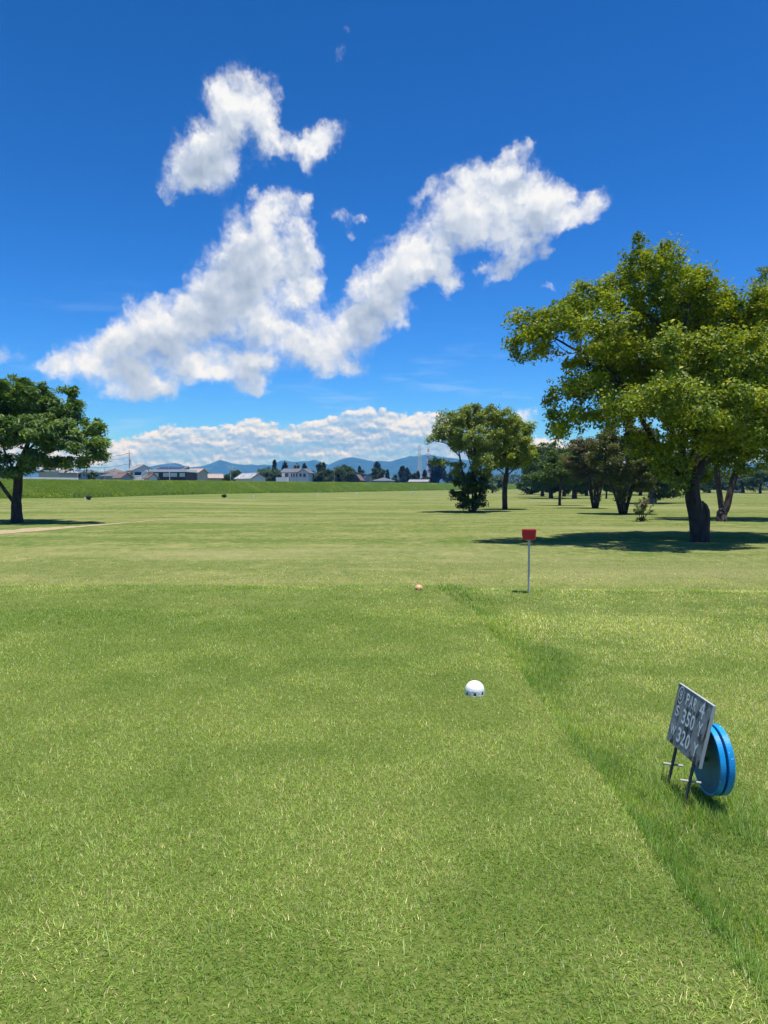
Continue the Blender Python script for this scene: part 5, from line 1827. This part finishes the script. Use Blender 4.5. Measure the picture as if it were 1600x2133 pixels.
def lattice_tower(label, u, v_top, Y, half_base_px, mat_fn, arms=()):
    top = at_y(u, v_top, Y)
    H = top.z - GZ
    hb = half_base_px * Y / FPX
    t = empty("lattice_tower", (top.x, Y, GZ))
    tag(t, label, "tower")
    levels = 11

    def hw(f):
        return hb * ((1 - f) ** 1.15) * .86 + hb * .13
    for i in range(levels):
        f0, f1 = i / levels, (i + 1) / levels
        bm = bmesh.new()
        cs = [(-1, -1), (1, -1), (1, 1), (-1, 1)]
        r = .17 * (1 - .5 * f0)
        for k, (sx, sy) in enumerate(cs):
            a = Vector((sx * hw(f0), sy * hw(f0), f0 * H)); b = Vector((sx * hw(f1), sy * hw(f1), f1 * H))
            bm_tube(bm, a, b, r, seg=5)
            sx2, sy2 = cs[(k + 1) % 4]
            a2 = Vector((sx2 * hw(f0), sy2 * hw(f0), f0 * H)); b2 = Vector((sx2 * hw(f1), sy2 * hw(f1), f1 * H))
            bm_tube(bm, a, b2, r * .55, seg=4); bm_tube(bm, a2, b, r * .55, seg=4); bm_tube(bm, b, b2, r * .6, seg=4)
        link("lattice_section", bm_mesh("lattice_section", bm), mat_fn(i), t)
    for (f, w) in arms:
        bm = bmesh.new()
        for s in (-1, 1):
            bm_tube(bm, (0, 0, f * H), (s * w, 0, f * H - .2), .12, .06, 5)
            bm_tube(bm, (0, 0, f * H + 1.2), (s * w, 0, f * H - .2), .08, .05, 5)
        link("crossarm", bm_mesh("crossarm", bm), mat_fn(0), t)


lattice_tower("tall grey steel lattice pylon behind the cedars", 874, 927, 520, 8.5, lambda i: M['steel'], [(.97, 2.2), (.88, 2.6), (.79, 2.8)])
lattice_tower("red and white lattice mast beside the grey pylon", 892, 934, 560, 6.5, lambda i: M['red_steel'] if i % 2 == 0 else M['white_trim'], [(.93, 1.8), (.85, 1.8), (.77, 1.8)])

# ------------------------------------------------------------------ small markers far out on the course
def stake(label, u, v0, v1, w=.10):
    b = on_terrain(u, v1)
    H = (v1 - v0) * b.y / FPX
    t = empty("course_stake", tuple(b))
    tag(t, label, "stake", "white stakes before the levee")
    bm = bmesh.new()
    bm_tube(bm, (0, 0, -.05), (0, 0, H * .88), w, w * .95, 8)
    bm_tube(bm, (0, 0, H * .88), (0, 0, H), w * .95, w * .3, 8)
    link("post", bm_mesh("post", bm), M['white_trim'], t)
    tube_obj("band", (0, 0, H * .70), (0, 0, H * .80), w * 1.06, M['concrete'], t, seg=8)


stake("white stake beside the dark low bush at the left", 177, 1036, 1042.5, .07)
stake("white stake in the middle before the levee", 528, 1031.5, 1038, .08)
stake("small white stake right of the middle one before the levee", 661, 1028.5, 1033.5, .08)
stake("tiny white stake far along the levee foot", 743, 1026.6, 1029.6, .12)
b = on_terrain(860, 1029.5)
t = empty("course_sign", tuple(b))
tag(t, "small white notice board far out at the levee foot", "sign")
box_obj("board", (0, 0, .42), (.62, .05, .40), M['white_trim'], t, .01)
for s in (-.2, .2):
    tube_obj("leg", (s, .04, -.05), (s, .04, .4), .03, M['steel'], t, seg=6)

# white cart under the far trees
def cart(label, u, v):
    b = on_terrain(u, v)
    t = empty("golf_cart", tuple(b), math.radians(20))
    tag(t, label, "cart")
    bm = bmesh.new()
    bm_box(bm, (0, 0, .48), (2.3, 1.15, .30)); bm_box(bm, (-.85, 0, .72), (.55, 1.1, .35)); bm_box(bm, (.95, 0, .70), (.35, 1.1, .30))
    bmesh.ops.bevel(bm, geom=list(bm.edges), offset=.05, segments=2, affect='EDGES')
    link("body", bm_mesh("body", bm), M['white_trim'], t)
    box_obj("roof", (0, 0, 1.82), (2.0, 1.2, .07), M['white_trim'], t, .02)
    box_obj("seat", (-.15, 0, .82), (.5, 1.0, .18), M['dark_trim'], t, .04)
    for sx in (-.85, .85):
        for sy in (-.52, .52):
            tube_obj("roof_post", (sx, sy, .8), (sx * .95, sy, 1.8), .025, M['dark_trim'], t, seg=6)
            w = tube_obj("wheel", (sx, sy - .08, .24), (sx, sy + .08, .24), .24, M['dark_trim'], t, seg=14)
            tube_obj("rim", (sx, sy - .085, .24), (sx, sy + .085, .24), .12, M['steel'], w, seg=10)


cart("white golf cart parked under the rounded dark tree", 1533, 1027)

# ------------------------------------------------------------------ tee markers
def dome_mesh(r, h, notches, nw):
    """a hollow ball cap with notches cut in its foot"""
    segs = 96
    zc = h - r
    lv = [.0, .006, .013, .020, .028] + list(np.linspace(.040, h, 16))
    verts, faces = [], []
    for z in lv[:-1]:
        rr = math.sqrt(max(1e-6, r * r - (z - zc) ** 2)) if z > zc else r
        for i in range(segs):
            t = 2 * math.pi * i / segs
            verts.append((rr * math.cos(t), rr * math.sin(t), z))
    top = len(verts)
    verts.append((0, 0, h))
    for k in range(len(lv) - 2):
        for i in range(segs):
            t = 2 * math.pi * (i + .5) / segs
            ph = (t * notches / (2 * math.pi) + .25) % 1.0
            if 1 <= k <= 3 and abs(ph - .5) < nw:
                continue
            j = (i + 1) % segs
            faces.append((k * segs + i, k * segs + j, (k + 1) * segs + j, (k + 1) * segs + i))
    k = len(lv) - 2
    for i in range(segs):
        faces.append((k * segs + i, k * segs + (i + 1) % segs, top))
    me = bpy.data.meshes.new("dome")
    me.from_pydata(verts, [], faces)
    me.polygons.foreach_set('use_smooth', np.ones(len(faces), bool))
    return me


def tee_marker(label, u, v, r, h, col, seed, tilt):
    b = on_ground(u, v, 0.0)
    z = tz(b.x, b.y)
    t = empty("tee_marker", (b.x, b.y, z - .002), tilt)
    tag(t, label, "tee marker")
    m, B = new_mat("marker_plastic_" + str(seed))
    oc = B.n('ShaderNodeTexCoord').outputs['Object']
    vor = B.n('ShaderNodeTexVoronoi', {'Vector': oc, 'Scale': 55.0}).outputs['Distance']
    nz = B.noise(oc, 14, 5, .6)
    sz = B.n('ShaderNodeSeparateXYZ', {0: oc}).outputs[2]
    grime = B.math('MULTIPLY', B.smooth(sz, .06, .0, .12, 1), B.smooth(nz, .40, .68, .05, .55))
    c = B.mix(grime, col, tuple(x * .45 for x in col))
    p = B.n('ShaderNodeBsdfPrincipled', {'Base Color': c, 'Roughness': .42, 'Specular IOR Level': .4})
    bp = B.n('ShaderNodeBump', {'Strength': .35, 'Distance': .004, 'Height': vor})
    B.t.links.new(bp.outputs[0], p.inputs['Normal'])
    finish(B, p.outputs[0])
    o = link("dome", dome_mesh(r, h, 7, .15), m, t)
    md = o.modifiers.new("wall", 'SOLIDIFY'); md.thickness = .004; md.offset = -1
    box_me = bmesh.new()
    bm_tube(box_me, (0, 0, .002), (0, 0, .030), r * .86, r * .80, 24)  # dark core added behind the notches in place of shade in the hollow
    link("notch_shade_core", bm_mesh("notch_shade_core", box_me, True), M['dark_trim'], t)
    tube_obj("ground_spike", (0, 0, -.09), (0, 0, .004), .006, M['steel'], t, seg=8)


tee_marker("white round tee marker like half a golf ball near the tee edge", 989, 1446.5, .0745, .108, (.86, .86, .86), 1, -.12)
tee_marker("small peach orange tee marker at the far end of the tee", 872.3, 1229.5, .066, .085, (.62, .36, .17), 2, .4)

# ------------------------------------------------------------------ red box on a steel post
b = on_ground(1101.5, 1227, 0.0)
zg = tz(b.x, b.y)
t = empty("litter_box", (b.x, b.y, zg))
tag(t, "small red plastic box on a thin steel post beside the tee", "box post")
zt = .925 - zg; zb = .770 - zg
m_red, B = new_mat("red_plastic")
oc = B.n('ShaderNodeTexCoord').outputs['Object']
nz = B.noise(oc, 18, 6, .65)
c = B.mix(B.smooth(nz, .5, .75, 0, .35), (.66, .010, .018), (.46, .02, .02))
c = B.mix(B.smooth(B.noise(oc, 60, 3, .7), .70, .76, 0, .5), c, (.6, .35, .33))
p = B.n('ShaderNodeBsdfPrincipled', {'Base Color': c, 'Roughness': .45})
finish(B, p.outputs[0])


def tray(bm, cz0, cz1, w0, w1, d0, d1, wall=.006):
    def ringv(w, d, z):
        out_ = []
        for (sx, sy) in ((-1, -1), (1, -1), (1, 1), (-1, 1)):
            for a in (0, 1, 2, 3):
                th = math.radians({(-1, -1): 180, (1, -1): 270, (1, 1): 0, (-1, 1): 90}[(sx, sy)] + a * 30)
                rr = .02
                out_.append(bm.verts.new((sx * (w / 2 - rr) + rr * math.cos(th), sy * (d / 2 - rr) + rr * math.sin(th), z)))
        return out_
    rings = [ringv(w0, d0, cz0), ringv(.5 * (w0 + w1) - .004, .5 * (d0 + d1) - .004, .5 * (cz0 + cz1) - .012), ringv(.5 * (w0 + w1) + .006, .5 * (d0 + d1) + .006, .5 * (cz0 + cz1) - .008), ringv(w1 - .016, d1 - .016, cz1 - .016), ringv(w1, d1, cz1 - .014), ringv(w1, d1, cz1),
             ringv(w1 - .02, d1 - .02, cz1), ringv(w0 - .012, d0 - .012, cz0 + .006)]
    n = len(rings[0])
    for a, c_ in zip(rings[:-1], rings[1:]):
        for i in range(n):
            bm.faces.new((a[i], a[(i + 1) % n], c_[(i + 1) % n], c_[i]))
    bm.faces.new(rings[0][::-1]); bm.faces.new(rings[-1])


bm = bmesh.new()
tray(bm, zb, zt, .190, .225, .150, .185)
bx_o = link("box", bm_mesh("box", bm), m_red, t)
bx_o.rotation_euler = (0, 0, math.radians(-14))
tube_obj("post", (0, 0, -.08), (0, 0, zb - .001), .0155, M['steel'], t, seg=14)
tube_obj("sleeve", (0, 0, zb - .085), (0, 0, zb - .002), .0185, M['steel'], t, seg=14)
box_obj("mounting_plate", (0, 0, zb - .005), (.09, .09, .008), M['steel'], t)

# ------------------------------------------------------------------ hole sign
X_T, X_B, ZT, ZB, YN, YF = 1.647, 1.580, .499, .184, 3.66, 4.09
zg = tz(1.6, 3.87)
sg = empty("hole_sign", (1.56, 3.875, zg))
tag(sg, "weathered grey hole sign on two stakes leaning beside the tee", "sign")
m_sgn, B = new_mat("weathered_board")
oc = B.n('ShaderNodeTexCoord').outputs['Object']
n1 = B.noise(oc, 11, 7, .7); n2 = B.noise(B.vmath('MULTIPLY', oc, (1, 1, .45)), 16, 6, .65); n3 = B.noise(oc, 60, 4, .7)
c = B.mix(B.smooth(n1, .35, .65), (.19, .20, .215), (.30, .31, .32))
c = B.mix(B.smooth(n2, .50, .60, 0, .92), c, (.022, .021, .022))
c = B.mix(B.smooth(n3, .62, .74, 0, .5), c, (.36, .37, .38))
p = B.n('ShaderNodeBsdfPrincipled', {'Base Color': c, 'Roughness': .7, 'Specular IOR Level': .3})
finish(B, p.outputs[0])
m_let = paint("faded_white_lettering", (.74, .77, .80), .75, .15, 40, (.30, .31, .32), .6, dirt_scale=30, thresh=(.54, .64))
# local board frame: s runs from the far to the near edge, h up the board, n out of its face
o0 = Vector((X_B, YF, ZB)) - Vector(sg.location)
es = Vector((0, -1, 0))
eh = (Vector((X_T, 0, ZT)) - Vector((X_B, 0, ZB))).normalized()
en = es.cross(eh) if es.cross(eh).x < 0 else eh.cross(es)
BWID, BHGT = YF - YN, (Vector((X_T, 0, ZT)) - Vector((X_B, 0, ZB))).length
RB = Matrix((es, eh, en)).transposed()
box_obj("board", o0 + es * BWID / 2 + eh * BHGT / 2 - en * .006, (BWID, BHGT, .012), m_sgn, sg, .0025, RB)
m_edge = paint("sign_edge", (.42, .43, .44), .6, .1, 30, (.2, .2, .2), .5)
for (cs, ch, w, h) in ((BWID / 2, BHGT + .001, BWID + .004, .004), (BWID + .001, BHGT / 2, .004, BHGT)):
    box_obj("edge_strip", o0 + es * cs + eh * ch - en * .006, (w, h, .015), m_edge, sg, 0, RB)


def letters(txt, s, h, height, wid, name="lettering", bold=.018):
    cu = bpy.data.curves.new(name, 'FONT')
    cu.body = txt
    cu.size = 1.0
    cu.offset = bold
    cu.align_x = 'CENTER'
    tmp = bpy.data.objects.new(name, cu)
    COL.objects.link(tmp)
    dg = bpy.context.evaluated_depsgraph_get()
    me = bpy.data.meshes.new_from_object(tmp.evaluated_get(dg))
    bpy.data.objects.remove(tmp)
    co = np.empty(len(me.vertices) * 3, np.float32)
    me.vertices.foreach_get('co', co)
    co = co.reshape(-1, 3)
    mn, mxx = co.min(0), co.max(0)
    co[:, 0] = (co[:, 0] - (mn[0] + mxx[0]) / 2) / (mxx[0] - mn[0]) * wid
    co[:, 1] = (co[:, 1] - mn[1]) / (mxx[1] - mn[1]) * height
    base = np.array(o0) + np.array(es) * s + np.array(eh) * h + np.array(en) * .0015
    w_ = base + co[:, :1] * np.array(es) + co[:, 1:2] * np.array(eh)
    me.vertices.foreach_set('co', w_.astype(np.float32).ravel())
    me.materials.clear()
    me.update()
    return link(name, me, m_let, sg)


k = BHGT
letters("8", .060, .768 * k, .150 * k, .026, bold=.0)
for r0, r1 in ((.0445, .0385), ):
    bm = bmesh.new()
    n = 40
    c_ = o0 + es * .060 + eh * (.842 * k) + en * .0015
    ra, rb = [], []
    for i in range(n):
        th = 2 * math.pi * i / n
        for rr, lst in ((r0, ra), (r1, rb)):
            lst.append(bm.verts.new(c_ + es * (rr * .80 * math.cos(th)) + eh * (rr * 1.08 * math.sin(th))))
    for i in range(n):
        bm.faces.new((ra[i], ra[(i + 1) % n], rb[(i + 1) % n], rb[i]))
    link("circle_mark", bm_mesh("circle_mark", bm), m_let, sg)
for ch, s in (("P", .150), ("A", .196), ("R", .242)):
    letters(ch, s, .745 * k, .200 * k, .037)
letters("4", .330, .700 * k, .290 * k, .055, bold=0.0)
letters("S", .060, .475 * k, .185 * k, .040)
for ch, s in (("3", .150), ("5", .204), ("0", .258)):
    letters(ch, s, .430 * k, .245 * k, .043)
letters("Y", .350, .430 * k, .225 * k, .050)
letters("W", .058, .140 * k, .180 * k, .062)
for ch, s in (("3", .140), ("2", .196), ("0", .252)):
    letters(ch, s, .105 * k, .245 * k, .043)
letters("Y", .350, .100 * k, .215 * k, .050)
m_stk = paint("dark_steel_stake", (.085, .080, .080), .6, .2, 30, (.17, .10, .06), .5, dirt_scale=20)
for yy in (3.985, 3.755):
    topp = Vector((X_B + .03, yy, ZB + .14)) - Vector(sg.location) - en * .016
    d = (Vector((X_T, 0, ZT)) - Vector((X_B, 0, ZB))).normalized()
    bot = topp - d * ((topp.z + .10) / d.z)
    st = tube_obj("stake", bot, topp, .0085, m_stk, sg, seg=10)
    f = ((.080 - zg) - bot.z) / d.z
    pc_ = bot + d * f
    tube_obj("foot_peg", pc_ + Vector((-.047, .008, .004)), pc_ + Vector((.055, -.006, -.006)), .0062, M['concrete'], sg, seg=8)

# ------------------------------------------------------------------ blue double disc standing behind the sign
m_blue, B = new_mat("blue_enamel")
oc = B.n('ShaderNodeTexCoord').outputs['Object']
n1 = B.noise(oc, 6, 5, .6); n2 = B.noise(oc, 75, 3, .6); n3 = B.noise(oc, 22, 6, .7)
c = B.mix(B.smooth(n1, .35, .65), (.006, .22, .52), (.010, .30, .64))
c = B.mix(B.smooth(n2, .685, .70, 0, .95), c, (.68, .72, .74))
c = B.mix(B.smooth(n3, .66, .74, 0, .6), c, (.045, .06, .075))
p = B.n('ShaderNodeBsdfPrincipled', {'Base Color': c, 'Roughness': .33, 'Specular IOR Level': .5})
finish(B, p.outputs[0])
m_dish, B = new_mat("shaded_dirty_dish")
oc = B.n('ShaderNodeTexCoord').outputs['Object']
n1 = B.noise(oc, 7, 6, .65); n3 = B.noise(oc, 30, 6, .7)
c = B.mix(B.smooth(n1, .35, .65), (.010, .12, .21), (.012, .18, .32))  # darker blue than the rims: the shade on this face is in the colour
c = B.mix(B.smooth(n3, .5, .72, 0, .6), c, (.035, .045, .032))
p = B.n('ShaderNodeBsdfPrincipled', {'Base Color': c, 'Roughness': .5, 'Specular IOR Level': .35})
finish(B, p.outputs[0])
XD, YD, RD = 1.668, 3.79, .178
zg = tz(XD, YD)
dk = empty("double_disc", (XD, YD, zg))
tag(dk, "blue painted steel double disc standing on edge behind the hole sign", "disc")
cz = .360 - RD - zg


def disc_lathe(name, prof_, mat, parent, n=72):
    """profile as (x, radius) pairs turned round the disc axis"""
    verts, faces = [], []
    for (x, r) in prof_:
        for i in range(n):
            th = 2 * math.pi * i / n
            verts.append((x, r * math.cos(th), cz + r * math.sin(th)))
    for k_ in range(len(prof_) - 1):
        for i in range(n):
            j = (i + 1) % n
            faces.append((k_ * n + i, k_ * n + j, (k_ + 1) * n + j, (k_ + 1) * n + i))
    faces.append(tuple(range(n))); faces.append(tuple(range((len(prof_) - 1) * n, len(prof_) * n))[::-1])
    me = bpy.data.meshes.new(name)
    me.from_pydata(verts, [], faces)
    bm_ = bmesh.new(); bm_.from_mesh(me); bmesh.ops.recalc_face_normals(bm_, faces=bm_.faces); bm_.to_mesh(me); bm_.free()
    return link(name, me, mat, parent)


d1 = disc_lathe("disc", [(.003, RD - .010), (.0, RD - .006), (.0, RD - .002), (.003, RD), (.027, RD), (.029, RD - .003), (.029, RD - .010)], m_blue, dk)
disc_lathe("dish", [(.0015, .002), (.0015, RD - .010), (.0028, RD - .0095)], m_dish, d1)
disc_lathe("disc", [(.042, RD - .010), (.042, RD - .003), (.044, RD), (.072, RD), (.075, RD - .003), (.075, RD - .012)], m_blue, dk)
disc_lathe("hub", [(.029, RD - .035), (.042, RD - .035)], M['dark_trim'], dk)
disc_lathe("stub_axle", [(-.012, .012), (.0014, .012)], m_stk, dk, 20)
bpy.context.view_layer.update()
